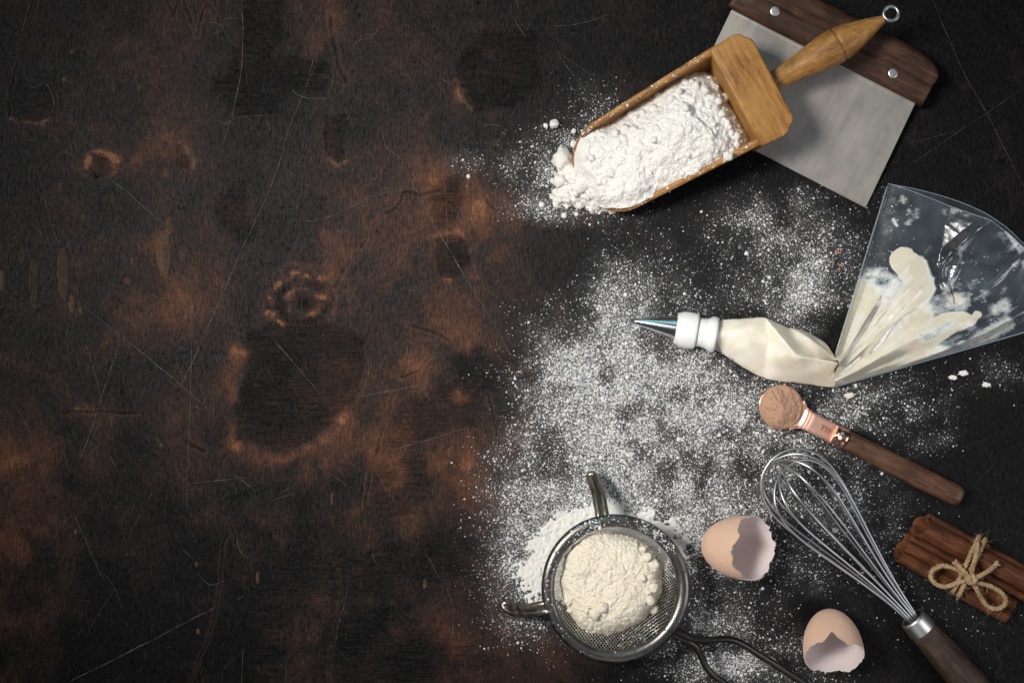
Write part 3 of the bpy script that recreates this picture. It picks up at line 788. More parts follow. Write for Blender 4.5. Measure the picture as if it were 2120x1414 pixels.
def build_scoop():
    base = P(1430, 250, 0)
    t = ent('flour_scoop', base, 'honey brown wooden scoop with turned handle, heaped with white flour', 'scoop')
    ang = SCOOP.ang
    mw = wood('honey_wood', (0.12, 0.050, 0.012), (0.30, 0.140, 0.036), (0.47, 0.245, 0.075), ang, 0.46, 1.0, 0.4, 0.00014)
    c0 = 9
    mb = MB()
    N, T = 70, 40
    tt = np.linspace(0, np.pi, T)
    def section(us, wall, zb):
        V = []
        for u in us:
            w_ = max(0.5, float(sc_w(np.array(u))) - wall); zr = float(sc_zr(np.array(u)))
            cv = np.sign(np.cos(tt)) * np.abs(np.cos(tt)) ** .62
            zz = zr - (zr - zb) * np.sin(tt) ** .62
            V.append(SCOOP(u, c0 + w_ * cv, zz))
        return np.array(V)
    f_ = np.linspace(0, 1, N)
    uo = -60 - (437 - 60) * (1 - (1 - f_) ** 1.7); ui = -60 - (425 - 60) * (1 - (1 - f_) ** 1.7)
    O = section(uo, 0, .0012)
    wall = 13 - 2 * f_
    I = []
    for k, u in enumerate(ui):
        wl = 17 - 5 * min(1, (-60 - u) / 120)
        I.append(section([u], wl, .0045)[0])
    I = np.array(I)
    # soft rim: a raised middle line between the two edges
    n = N * T
    V = np.concatenate([O.reshape(-1, 3), I.reshape(-1, 3)])
    F = [list(f) for f in gridF(N, T)] + [[i + n for i in f] for f in gridF(N, T)]
    mids = {}
    Vl = [V]; q = 2 * n
    for j in (0, T - 1):
        mid = (O[:, j] + I[:, j]) / 2 + np.array([0, 0, .0006]); Vl.append(mid)
        for i in range(N - 1):
            a, b2 = i * T + j, (i + 1) * T + j
            F.append([a, b2, q + i + 1, q + i]); F.append([q + i, q + i + 1, n + b2, n + a])
        q += N
    # close the tip
    for j in range(T - 1):
        a, b2 = (N - 1) * T + j, (N - 1) * T + j + 1
        F.append([a, b2, n + b2, n + a])
    put('bowl', mesh('bowl', np.concatenate(Vl), F), mw, t)
    # end block, with stepped corners
    out = [(-78, -104), (-30, -107), (-16, -103), (-9, -94), (1, -89), (6, -80), (8, 95), (3, 106), (-4, 110), (-8, 120), (-20, 126), (-78, 122)]
    bm = bmesh.new()
    lo = [bm.verts.new(SCOOP(u, v, .004 if u < -40 else .009)) for u, v in out]
    hi = [bm.verts.new(SCOOP(u + (3 if u > -40 else 0), v - 4, .0425)) for u, v in out]
    bm.faces.new(lo[::-1]); bm.faces.new(hi)
    for i in range(len(out)):
        j = (i + 1) % len(out); bm.faces.new([lo[i], lo[j], hi[j], hi[i]])
    bmesh.ops.recalc_face_normals(bm, faces=bm.faces)
    bmesh.ops.bevel(bm, geom=[e for e in bm.edges if e.calc_face_angle(0) > .5], offset=.0016, segments=3, affect='EDGES', profile=.6)
    me = bpy.data.meshes.new('end_block'); bm.to_mesh(me); bm.free()
    wb = wood('honey_end_wood', (0.14, 0.058, 0.014), (0.33, 0.155, 0.040), (0.48, 0.25, 0.075), ang + R(90), 0.45, 1.0, 0.4, 0.00012)
    put('end_block', me, wb, t)
    # turned handle
    A = np.array(P(1590, 176, .027)); B = np.array(P(1831, 39, .034)); L = np.linalg.norm(B - A); k = SCOOP.k
    prof = [(0, 23), (.03, 22), (.08, 21.5), (.14, 22.5), (.22, 25), (.32, 29), (.43, 33.5), (.53, 36.5), (.585, 37.2), (.597, 36.8), (.603, 34), (.612, 33.6), (.622, 35.4), (.635, 35.6), (.70, 33), (.78, 27.5), (.86, 20.5), (.93, 14), (.975, 10), (.992, 8.5), (1, 5)]
    put('handle', mesh('handle', *lathe([(x * L, r * k) for x, r in prof], A, B, 56)), mw, t)
    mm = metal('aged_zinc', (0.42, 0.43, 0.42), 0.38, 0.1)
    c = np.array(P(1845, 29, .036)); a = np.linspace(0, 2 * np.pi, 48, endpoint=False)
    path = c + .0043 * (np.cos(a)[:, None] * np.array([1, 0, .12]) + np.sin(a)[:, None] * np.array([0, 1, -.10]))
    put('ring', mesh('ring', *tube(path, .00125, 14, closed=True)), mm, t)
    return t


def build_scoop_flour():
    g = np.random.default_rng(3)
    u = np.arange(-462, -70, 1.25); v = np.arange(-112, 128, 1.25)
    U, V = np.meshgrid(u, v, indexing='ij')
    w_ = sc_w(np.clip(U, -436, 0)); cv = (V - 9)
    zr = sc_zr(np.clip(U, -437, 0)) / SCOOP.k
    lev = np.interp(U, [-470, -440, -425, -400, -345, -260, -190, -140, -110, -88, -76], [0, 4, 10, 22, 12, 7, 6, -4, -22, -50, -75])
    side = cv / np.maximum(w_, 20)
    h = zr + lev + 24 * np.exp(-((U + 190) / 90) ** 2) * np.exp(-((V + 5) / 50) ** 2) + 10 * np.exp(-((U + 330) / 90) ** 2) * np.exp(-((V + 10) / 60) ** 2)
    h = h - 46 * sstep(0.30, 0.90, side) * sstep(-430, -300, U) - 12 * sstep(0.62, 0.97, -side) - 10 * sstep(.5, 1.0, side)
    h = h + 26 * (fbm(U / 60, V / 60, 3, 41) - .5) + 15 * (fbm(U / 17, V / 17, 3, 42) - .5) + 5 * (fbm(U / 6, V / 6, 3, 43) - .5)
    # a slip face behind the crest and a broken edge
    h = h - 13 * sstep(0, 10, U + 165 + .25 * V + 26 * (fbm(U / 30, V / 30, 3, 45) - .5)) * sstep(70, 10, np.abs(V - 8))
    h = h + 4 * (fbm(U / 9, V / 9, 4, 46, .65) - .5)
    h = lumps_on(U, V, h, 420, g, 1.4, 4.5, None, .55)
    h = lumps_on(U, V, h, 70, g, 5, 13, lambda a, b: 1.0 if (b > 45 or a > -170 or a < -360) else .12, .8)
    h = h + 1.8 * (fbm(U / 2.6, V / 2.6, 2, 44) - .5)
    mask = (np.abs(cv) < np.maximum(w_ - 5, 0)) | ((U < -395) & (np.abs(V - 3) < 62 * sstep(-464, -400, U) + 8))
    mask &= U < -73
    W = SCOOP(U, V, h * SCOOP.k)
    o = put('heaped_flour', field_mesh('heaped_flour', W, mask), M['flour'])
    o['label'] = 'tall heap of lumpy white flour filling the wooden scoop'; o['category'] = 'flour'
    # big lumps sitting in the heap
    r = random.Random(4)
    for uu, vv, rr in ((-205, 62, 8), (-190, 70, 9), (-228, 72, 10), (-250, 78, 8), (-268, 74, 7), (-300, 62, 11), (-322, 66, 9), (-168, 76, 7), (-120, 52, 9), (-104, 20, 8), (-112, -8, 8), (-130, 70, 9), (-352, 68, 8), (-140, -20, 6), (-262, 12, 7), (-215, -48, 7), (-176, 38, 9), (-300, -42, 7), (-390, 44, 8)):
        i = int(np.clip((uu - u[0]) / 1.25, 0, len(u) - 1)); j = int(np.clip((vv - v[0]) / 1.25, 0, len(v) - 1))
        z = h[i, j] * SCOOP.k
        put('clump', lump_mesh(SCOOP(uu, vv, z - rr * .35 * SCOOP.k), rr * SCOOP.k, r.random() * 9, 2), M['flour'], o)
    # crumbs and dust on the scoop's wooden rims
    g = np.random.default_rng(5); C = []; Rr = []
    for s in (1, -1):
        uu = g.uniform(-430, -90, 900); keep = g.random(900) < .02 + .9 * fbm(uu / 16, uu * 0 + s, 3, 50) ** 3
        uu = uu[keep]; vv = 9 + s * (sc_w(uu) - g.uniform(1, 13, len(uu)))
        C.append(SCOOP(uu, vv, sc_zr(uu) + .0002)); Rr.append(np.exp(g.normal(math.log(.8), .5, len(uu))) * S)
    V_, F_ = grains(np.concatenate(C), np.concatenate(Rr), _ico_v, _ico_f, g)
    d = put('flour_specks', mesh('flour_specks', V_, F_, fix=False), M['grain'])
    d['kind'] = 'stuff'; d['label'] = 'specks of white flour stuck along the rims of the wooden scoop'; d['category'] = 'flour'


def build_spill():
    g = np.random.default_rng(8)
    x = np.arange(1100, 1300, 1.25); y = np.arange(280, 460, 1.25)
    X, Y = np.meshgrid(x, y, indexing='ij')
    pts = [(1205, 296), (1216, 330), (1230, 380), (1262, 425), (1290, 434), (1262, 441), (1222, 438), (1185, 425), (1150, 432), (1142, 404), (1155, 372), (1146, 335), (1160, 305), (1185, 318), (1195, 290)]
    d = polyd(X, Y, pts) + 20 * (fbm(X / 16, Y / 16, 4, 61) - .5) + 6 * (fbm(X / 4, Y / 4, 2, 62) - .5)
    h = -1 + 34 * (1 - np.exp(np.minimum(d, 0) / 18)) - np.maximum(d, 0) * .6
    h = h + np.where(d < 0, 9 * (fbm(X / 14, Y / 14, 3, 63) - .5) + 4 * (fbm(X / 5, Y / 5, 3, 64) - .5), 0)
    h = lumps_on(X, Y, h, 420, g, 1.5, 6, lambda a, b: 1.0 if polyd(np.array(a), np.array(b), pts) < 4 else 0, .8)
    o = put('spilled_flour', field_mesh('spilled_flour', PN(X, Y, h * S), h > -1.5), M['flour'])
    o['label'] = 'lumpy white flour spilled onto the table at the mouth of the scoop'; o['category'] = 'flour'
    r = random.Random(9)
    for px, py, rr, hz in ((1165, 330, 21, 2), (1172, 350, 14, 3), (1203, 383, 20, 16), (1192, 372, 13, 14), (1196, 345, 11, 14), (1160, 376, 13, 8), (1213, 404, 13, 13), (1174, 412, 10, 6), (1235, 428, 9, 6), (1200, 425, 8, 6), (1188, 300, 8, 6), (1150, 400, 8, 4), (1145, 375, 6, 3), (1240, 405, 9, 18)):
        put('clump', lump_mesh(np.array(P(px, py, hz * S)), rr * S, r.random() * 20, 3, (1, 1, .75)), M['flour'], o)
    for px, py, rr, lab in ((1147, 258, 9.5, 'round white flour clump lying alone just above the spilled flour'), (1130, 261, 5, 'small flour crumb beside the lone clump above the spill'),
                            (970, 366, 4.5, 'tiny white flour ball lying far left of the scoop on bare wood'), (1168, 446, 6, 'small flour clump below the spilled flour, left of the scoop tip'),
                            (1122, 425, 6, 'small flour clump at the far left end of the spilled flour'), (1188, 273, 5.5, 'small flour clump above the spill by the scoop edge'),
                            (1506, 323, 10, 'flour clump stuck on the lower rim of the wooden scoop')):
        z = 0.038 if px == 1506 else 0.0
        q = put('flour_clump', lump_mesh(np.array(P(px, py, z)), rr * S, r.random() * 20, 3), M['flour'])
        q['label'] = lab; q['category'] = 'flour clump'; q['group'] = 'loose flour clumps around the scoop'


# ------------------------------------------------------------------ sieve
def build_sieve():
    zr = .034
    c = np.array(P(1275, 1219, zr)); k = S * (1 - zr / H)
    base = (c[0], c[1], 0)
    t = ent('sieve', base, 'small round wire sieve with tarnished dark rim and looped feet, holding flour', 'sieve')
    mm = metal('tarnished_steel', (0.20, 0.19, 0.18), 0.34, 0.08, grime=(0.05, 0.042, 0.036))
    ml = metal('tarnished_wire', (0.36, 0.325, 0.27), 0.33, 0.10, grime=(0.07, 0.055, 0.04))
    # rim: rolled band
    a = np.linspace(0, 2 * np.pi, 120, endpoint=False)
    prof = []
    for q in np.linspace(0, 2 * np.pi, 18, endpoint=False):
        prof.append((141 + 13.5 * math.cos(q), 9.5 * math.sin(q) * (1 if math.sin(q) > 0 else 1.3)))
    V = []
    for i, A in enumerate(a):
        wob = 1 + .004 * math.sin(3 * A + 1)
        for r, z in prof: V.append(c + k * np.array([r * wob * math.cos(A), r * wob * math.sin(A), z - 9.5]))
    put('rim', mesh('rim', np.array(V), gridF(120, 18, True, True)), mm, t)
    # small joint collar on the rim
    A0 = math.atan2(-(1318 - 1219), 1393 - 1275)
    path = np.array([c + k * np.array([141 * math.cos(A0 + e), 141 * math.sin(A0 + e), -9.5]) for e in np.linspace(-.012, .012, 4)])
    put('seam', mesh('seam', *tube(path, k * 14.3, 20)), mm, t)
    # woven wire bowl
    def zb(r): return zr - 8 * k - .0255 * np.clip(1 - (r / 133.0) ** 2, 0, 1) ** .62
    V = []; F = []; n0 = 0; th = R(38); sp = 4.9
    for fam in (0, 1):
        d = np.array([math.cos(th + fam * math.pi / 2), math.sin(th + fam * math.pi / 2)]); e = np.array([-d[1], d[0]])
        for q in np.arange(-130, 131, sp):
            hl = math.sqrt(max(0, 133 ** 2 - q * q))
            if hl < 12: continue
            s = np.linspace(-hl, hl, max(8, int(hl / 3)))
            xy = e[None] * q + d[None] * s[:, None]
            z = zb(np.hypot(xy[:, 0], xy[:, 1])) + (0.00012 if fam else 0)
            path = np.column_stack([c[0] + k * xy[:, 0], c[1] + k * xy[:, 1], z])
            v, f = tube(path, .00024, 3)
            f = np.array([x for x in f if len(x) == 4]); V.append(v); F.append(f + n0); n0 += len(v)
    me = mesh('wire_mesh', np.concatenate(V), np.concatenate(F), fix=False)
    mw = metal('sieve_wire', (0.80, 0.78, 0.73), 0.36, 0.08)
    o = put('wire_mesh', me, mw, t); o['kind'] = 'stuff'
    # looped feet
    def foot(pts, wd, name):
        p = np.array([P(*q) for q in pts]); n = len(p)
        d = np.gradient(p[:, :2], axis=0); d /= np.linalg.norm(d, axis=1)[:, None]
        nn = np.column_stack([-d[:, 1], d[:, 0], np.zeros(n)])
        wq = np.array(wd)[:, None] * S
        loop = np.concatenate([p + nn * wq, (p - nn * wq)[::-1]])
        path = catmull(loop, 70)
        put(name, mesh(name, *tube(path, .0021, 12)), ml, t)
    foot([(1249, 1082, .031), (1246, 1060, .029), (1240, 1028, .024), (1232, 1002, .016), (1226, 987, .011), (1222, 983, .010)], [7, 7, 7, 6.8, 6, 2.5], 'foot')
    foot([(1136, 1255, .031), (1118, 1259, .029), (1090, 1263, .023), (1065, 1262, .015), (1050, 1255, .011), (1043, 1251, .010)], [7.5, 7.5, 7, 7, 6.2, 2.5], 'foot')
    # long handle of two bent rods
    md = metal('blackened_rod', (0.085, 0.08, 0.075), 0.36, 0.06)
    r1 = [(1392, 1302, .028), (1412, 1311, .028), (1436, 1322, .027), (1470, 1324, .026), (1508, 1323, .024), (1535, 1332, .022), (1590, 1366, .018), (1650, 1404, .015), (1740, 1462, .012)]
    r2 = [(1388, 1310, .026), (1404, 1318, .025), (1425, 1327, .024), (1442, 1340, .022), (1455, 1366, .019), (1468, 1388, .017), (1492, 1408, .015), (1560, 1450, .013), (1640, 1500, .012)]
    for q in (r1, r2):
        put('handle_rod', mesh('handle_rod', *tube(catmull([P(*x) for x in q], 60), .0021, 14)), md, t)
    # flour inside
    g = np.random.default_rng(17)
    x = np.arange(1142, 1400, 1.25); y = np.arange(1080, 1345, 1.25)
    X, Y = np.meshgrid(x, y, indexing='ij')
    rr = np.hypot(X - 1275, Y - 1219)
    floor = zb(np.minimum(rr, 132)) / S
    cx, cy = X - 1259, Y - 1203
    ang = np.arctan2(cy, cx)
    d = np.hypot(cx * 1.0, cy * .97) - 115 - 9 * np.cos(3 * ang + .5) * .4 + 16 * (fbm(X / 26, Y / 26, 4, 71) - .5) + 5 * (fbm(X / 6, Y / 6, 2, 72) - .5)
    prof = 84 * (1 - np.exp(np.minimum(d, 0) / 15)) - np.maximum(d, 0)
    h = np.maximum(floor - 3, 22 + 10 * fbm(X / 90, Y / 90, 2, 70) + prof * .98)
    h = np.minimum(h, zr / S - 2 + .25 * np.maximum(h - zr / S + 2, 0)) 
    h = np.where(d < 0, h, floor - 4)
    h = h + np.where(d < 0, 12 * (fbm(X / 34, Y / 34, 3, 73) - .5) + 10 * (fbm(X / 13, Y / 13, 4, 74, .6) - .5) + 5 * (fbm(X / 5, Y / 5, 3, 75) - .5), 0)
    h = lumps_on(X, Y, h, 380, g, 1.3, 5, lambda a, b: 1.0 if math.hypot(a - 1259, b - 1203) < 102 else 0, .5)
    h = h + 1.6 * (fbm(X / 2.6, Y / 2.6, 2, 76) - .5)
    o = put('sifted_flour', field_mesh('sifted_flour', PN(X, Y, h * S), (d < -3) & (h > floor + 1.5)), M['flour_cream'])
    o['label'] = 'cream coloured lumpy flour heaped inside the round sieve'; o['category'] = 'flour'
    r = random.Random(14)
    for px, py, s_ in ((1352, 1168, 12), (1340, 1152, 9), (1353, 1215, 10), (1345, 1242, 9), (1352, 1258, 10), (1330, 1196, 7), (1176, 1243, 9), (1232, 1268, 13), (1246, 1256, 11), (1342, 1225, 6), (1330, 1135, 7), (1215, 1262, 6), (1180, 1262, 6)):
        i = int((px - x[0]) / 1.25); j = int((py - y[0]) / 1.25)
        put('clump', lump_mesh(np.array(P(px, py, h[i, j] * S - s_ * .3 * S)), s_ * S, r.random() * 30, 3, (1, 1, .7)), M['flour_cream'], o)
    # specks on the rim and dust caught in the mesh
    C = []; Rr = []
    for A, n_, sd in ((R(118), 120, .2), (R(60), 110, .17), (R(42), 60, .1), (R(95), 40, .3), (R(165), 50, .6), (R(-100), 20, 1.2)):
        aa = g.normal(A, sd, n_); q = g.uniform(130, 152, n_)
        C.append(np.column_stack([c[0] + k * q * np.cos(aa), c[1] + k * q * np.sin(aa), np.full(n_, zr - 9.5 * k) + k * 9.5 * np.sqrt(np.clip(1 - ((q - 141) / 13.5) ** 2, 0, 1))])); Rr.append(np.exp(g.normal(math.log(.8), .5, n_)) * S)
    n_ = 2600; q = 133 * np.sqrt(g.random(n_)); aa = g.random(n_) * 6.283
    px_ = q * np.cos(aa); py_ = q * np.sin(aa)
    keep = g.random(n_) < np.exp(-((px_ - 45) / 55) ** 2 - ((py_ + 95) / 30) ** 2) * .9 + .10
    px_, py_, q = px_[keep], py_[keep], q[keep]
    C.append(np.column_stack([c[0] + k * px_, c[1] + k * py_, zb(q) + .0003])); Rr.append(np.full(len(q), .85 * S) * np.exp(g.normal(0, .4, len(q))))
    V_, F_ = grains(np.concatenate(C), np.concatenate(Rr), _ico_v, _ico_f, g)
    dd = put('flour_specks', mesh('flour_specks', V_, F_, fix=False), M['grain'])
    dd['kind'] = 'stuff'; dd['label'] = 'specks of flour caught on the rim and wires of the sieve'; dd['category'] = 'flour'
    # snow white mound on the table beneath
    x = np.arange(1000, 1470, 1.6); y = np.arange(980, 1300, 1.6)
    X, Y = np.meshgrid(x, y, indexing='ij')
    pts = [(1085, 1235), (1068, 1180), (1085, 1125), (1120, 1085), (1170, 1050), (1225, 1040), (1290, 1050), (1350, 1058), (1400, 1082), (1425, 1120), (1380, 1180), (1300, 1240), (1180, 1252), (1120, 1245)]
    d = polyd(X, Y, pts) + 34 * (fbm(X / 30, Y / 30, 4, 81) - .5) + 12 * (fbm(X / 5, Y / 5, 3, 82) - .5)
    h = np.where(d < 0, 9 * (1 - np.exp(d / 46)), -d * .10) - 1.0
    h = h + np.where(d < 40, 6 * (fbm(X / 5.5, Y / 5.5, 3, 83) - .5) + 5 * (fbm(X / 20, Y / 20, 3, 84) - .5), 0)
    o = put('sifted_mound', field_mesh('sifted_mound', PN(X, Y, h * S), h > -1), M['flour'])
    o['label'] = 'thick drift of fine white flour on the table, partly under the sieve'; o['category'] = 'flour'


# ------------------------------------------------------------------ broken egg shells
def egg(name, label, px, py, rad, along, tau, cut, seed, asym, jag, notch=()):
    """px,py: body centre in the picture; along: picture direction the opening points to; tau: its tilt up from the table"""
    k = S * .98; r0 = rad * k
    n1, n2 = 150, 46
    A = r0 * asym
    q = Vector((math.cos(along) * math.cos(tau), math.sin(along) * math.cos(tau), math.sin(tau)))
    e1 = Vector((-math.sin(along), math.cos(along), 0)); e2 = q.cross(e1)
    th = np.linspace(0, 2 * np.pi, n1, endpoint=False)
    cutv = cut + jag * (fbm(np.cos(th) * 2.2 + 5, np.sin(th) * 2.2 + 5, 5, seed, .62) - .5) * 2 + jag * .35 * (vn(th * 12, th * 0, seed) - .5) + jag * .22 * (vn(th * 31, th * 0, seed + 1) - .5)
    for ta, wa, am in notch:
        dd = (th - ta + np.pi) % (2 * np.pi) - np.pi
        cutv = cutv + am * np.clip(1 - np.abs(dd) / wa, 0, 1)
    def surf(off):
        V = []
        for s in np.linspace(0, 1, n2):
            f = s ** .85 * cutv                                      # polar angle from the closed end, radians
            x = -np.cos(f); rr = np.sin(f)
            ax = np.where(x < 0, x * A, x * r0 * 1.28)
            n = np.stack([x / asym, rr * np.cos(th), rr * np.sin(th)], -1); n /= np.linalg.norm(n, axis=1)[:, None]
            p = np.stack([ax, r0 * rr * np.cos(th), r0 * rr * np.sin(th)], -1) + n * off
            V.append(p)
        V = np.array(V)
        return V[..., 0:1] * np.array(q) + V[..., 1:2] * np.array(e1) + V[..., 2:3] * np.array(e2)
    Oo = surf(0); Ii = surf(-.00042); Mi = surf(-.00046)
    zmin = Oo[..., 2].min()
    cz = -zmin + .0001
    o3 = np.array(P(px, py, cz))
    base = (o3[0], o3[1], 0)
    t = ent(name, base, label, 'egg shell', 'broken egg shell halves')
    mo, nt, b = newmat('brown_eggshell')
    v = coords(nt); n = noise(nt, v, 1100, 3, .6); nb = noise(nt, v, 70, 3, .5)
    sp = ramp(nt, noise(nt, v, 420, 2, .5), [(.70, (0, 0, 0)), (.78, (1, 1, 1))])
    c = mixc(nt, nb, (0.87, 0.52, 0.30), (0.93, 0.65, 0.42)); c = mixc(nt, mathn(nt, 'MULTIPLY', sp, .6), c, (.35, .17, .09))
    nt.links.new(c, b.inputs['Base Color']); b.inputs['Roughness'].default_value = .42; b.inputs['Specular IOR Level'].default_value = .35
    b.inputs['Subsurface Weight'].default_value = .12; b.inputs['Subsurface Radius'].default_value = (.002, .001, .0006); b.inputs['Subsurface Scale'].default_value = 1.0
    bump(nt, b, n, .00006)
    mi, nt, b = newmat('shell_lining'); b.inputs['Base Color'].default_value = (.86, .78, .76, 1); b.inputs['Roughness'].default_value = .55
    nn = noise(nt, coords(nt), 160, 3, .6); nt.links.new(mixc(nt, nn, (.88, .82, .84), (.92, .87, .89)), b.inputs['Base Color'])
    for mm_, cl, fac in ((mo, (1, .88, .82, 1), .60), (mi, (1, .96, .98, 1), .48)):
        nt = mm_.node_tree; pb = nt.nodes['Principled BSDF']; tl = nd(nt, 'ShaderNodeBsdfTranslucent'); tl.inputs[0].default_value = cl
        mx = nd(nt, 'ShaderNodeMixShader'); mx.inputs[0].default_value = fac
        nt.links.new(pb.outputs[0], mx.inputs[1]); nt.links.new(tl.outputs[0], mx.inputs[2]); nt.links.new(mx.outputs[0], nt.nodes['Material Output'].inputs[0])
    N = n1 * n2
    F = [list(f) for f in gridF(n2, n1, wv=True)]
    nb_ = len(F)
    for j in range(n1):
        a, b2 = (n2 - 1) * n1 + j, (n2 - 1) * n1 + (j + 1) % n1
        F.append([a, b2, N + (j + 1) % n1, N + j])
    V = np.concatenate([Oo.reshape(-1, 3), Ii[-1]]) + o3
    me = mesh('shell', V, F, fix=False)
    me.polygons.foreach_set('material_index', np.array([0] * nb_ + [1] * n1, np.int32))
    put('shell', me, [mo, mi], t)
    put('lining', mesh('lining', Ii.reshape(-1, 3) + o3, [list(f)[::-1] for f in gridF(n2, n1, wv=True)], fix=False), mi, t)
    return t

# ------------------------------------------------------------------ whisk
def build_whisk():
    t = ent('whisk', P(1800, 1180, 0), 'steel balloon whisk with dark wooden handle running off the bottom edge', 'whisk')
    ms = metal('whisk_wire', (0.70, 0.71, 0.72), 0.34, 0.05)
    A = np.array(P(1889, 1279, .0112)); B = np.array(P(1602, 948, .0245))
    L = np.linalg.norm(B - A); d = (B - A) / L
    n = np.cross(d, [0, 0, 1.0]); n /= np.linalg.norm(n); b = np.cross(n, d)
    k = S * .977
    half = [(-18, 9), (0, 11), (60, 18.5), (130, 32), (200, 48.5), (270, 66), (325, 76.5), (370, 77), (405, 65), (428, 43), (438, 20), (441, 0)]
    pts = half + [(a, -r) for a, r in half[-2::-1]]
    cur = catmull([(a, r, 0) for a, r in pts], 150)
    ph = [3, 29, 54, 80, 106, 132, 158]
    for i, f in enumerate(ph):
        f = R(f); sc = 1 - .012 * i; sk = [.0, 2, -2, 1.5, -1, 2, -1.5][i]
        a = cur[:, 0] * (L / 441) * np.where(cur[:, 0] > 0, sc, 1); r = cur[:, 1] * k
        path = A + a[:, None] * d + (r * math.cos(f))[:, None] * n + (r * math.sin(f))[:, None] * b
        lift = np.sin(np.clip(cur[:, 0] / 441, 0, 1) * np.pi) * sk * k
        path = path + lift[:, None] * n
        path[:, 2] = np.maximum(path[:, 2], .0009)
        put('wire', mesh('wire', *tube(path, .00062, 10)), ms, t)
    mf = metal('ferrule_steel', (0.72, 0.72, 0.71), 0.33, 0.07, scr=40, ang=math.atan2(d[1], d[0]))
    C0 = A + d * 2 * k; C1 = A - d * 36 * k
    lf = np.linalg.norm(C1 - C0)
    put('ferrule', mesh('ferrule', *lathe([(.0012, .006), (.0010, .0070), (0, .0074), (.0005, .0081), (.0018, .0084), (.003, .0083), (lf - .001, .0089), (lf, .0086), (lf, .006)], C0, C1, 56)), mf, t)
    mp = newmat('dark_plug')[0]; mp.node_tree.nodes['Principled BSDF'].inputs['Base Color'].default_value = (.012, .011, .010, 1)
    put('plug', mesh('plug', *lathe([(.0009, .0001), (.0009, .0071), (.004, .0071)], C0, C1, 40)), mp, t)
    wd = wood('dark_handle_wood', (0.011, 0.007, 0.005), (0.034, 0.020, 0.013), (0.080, 0.050, 0.032), math.atan2(d[1], d[0]), .55)
    E = A - d * .125; E[2] = .0105
    le = np.linalg.norm(E - C1)
    put('handle', mesh('handle', *lathe([(-.001, .0082), (.002, .0088), (.02, .0098), (.045, .0105), (.07, .0104), (le, .0098)], C1, E, 56)), wd, t)


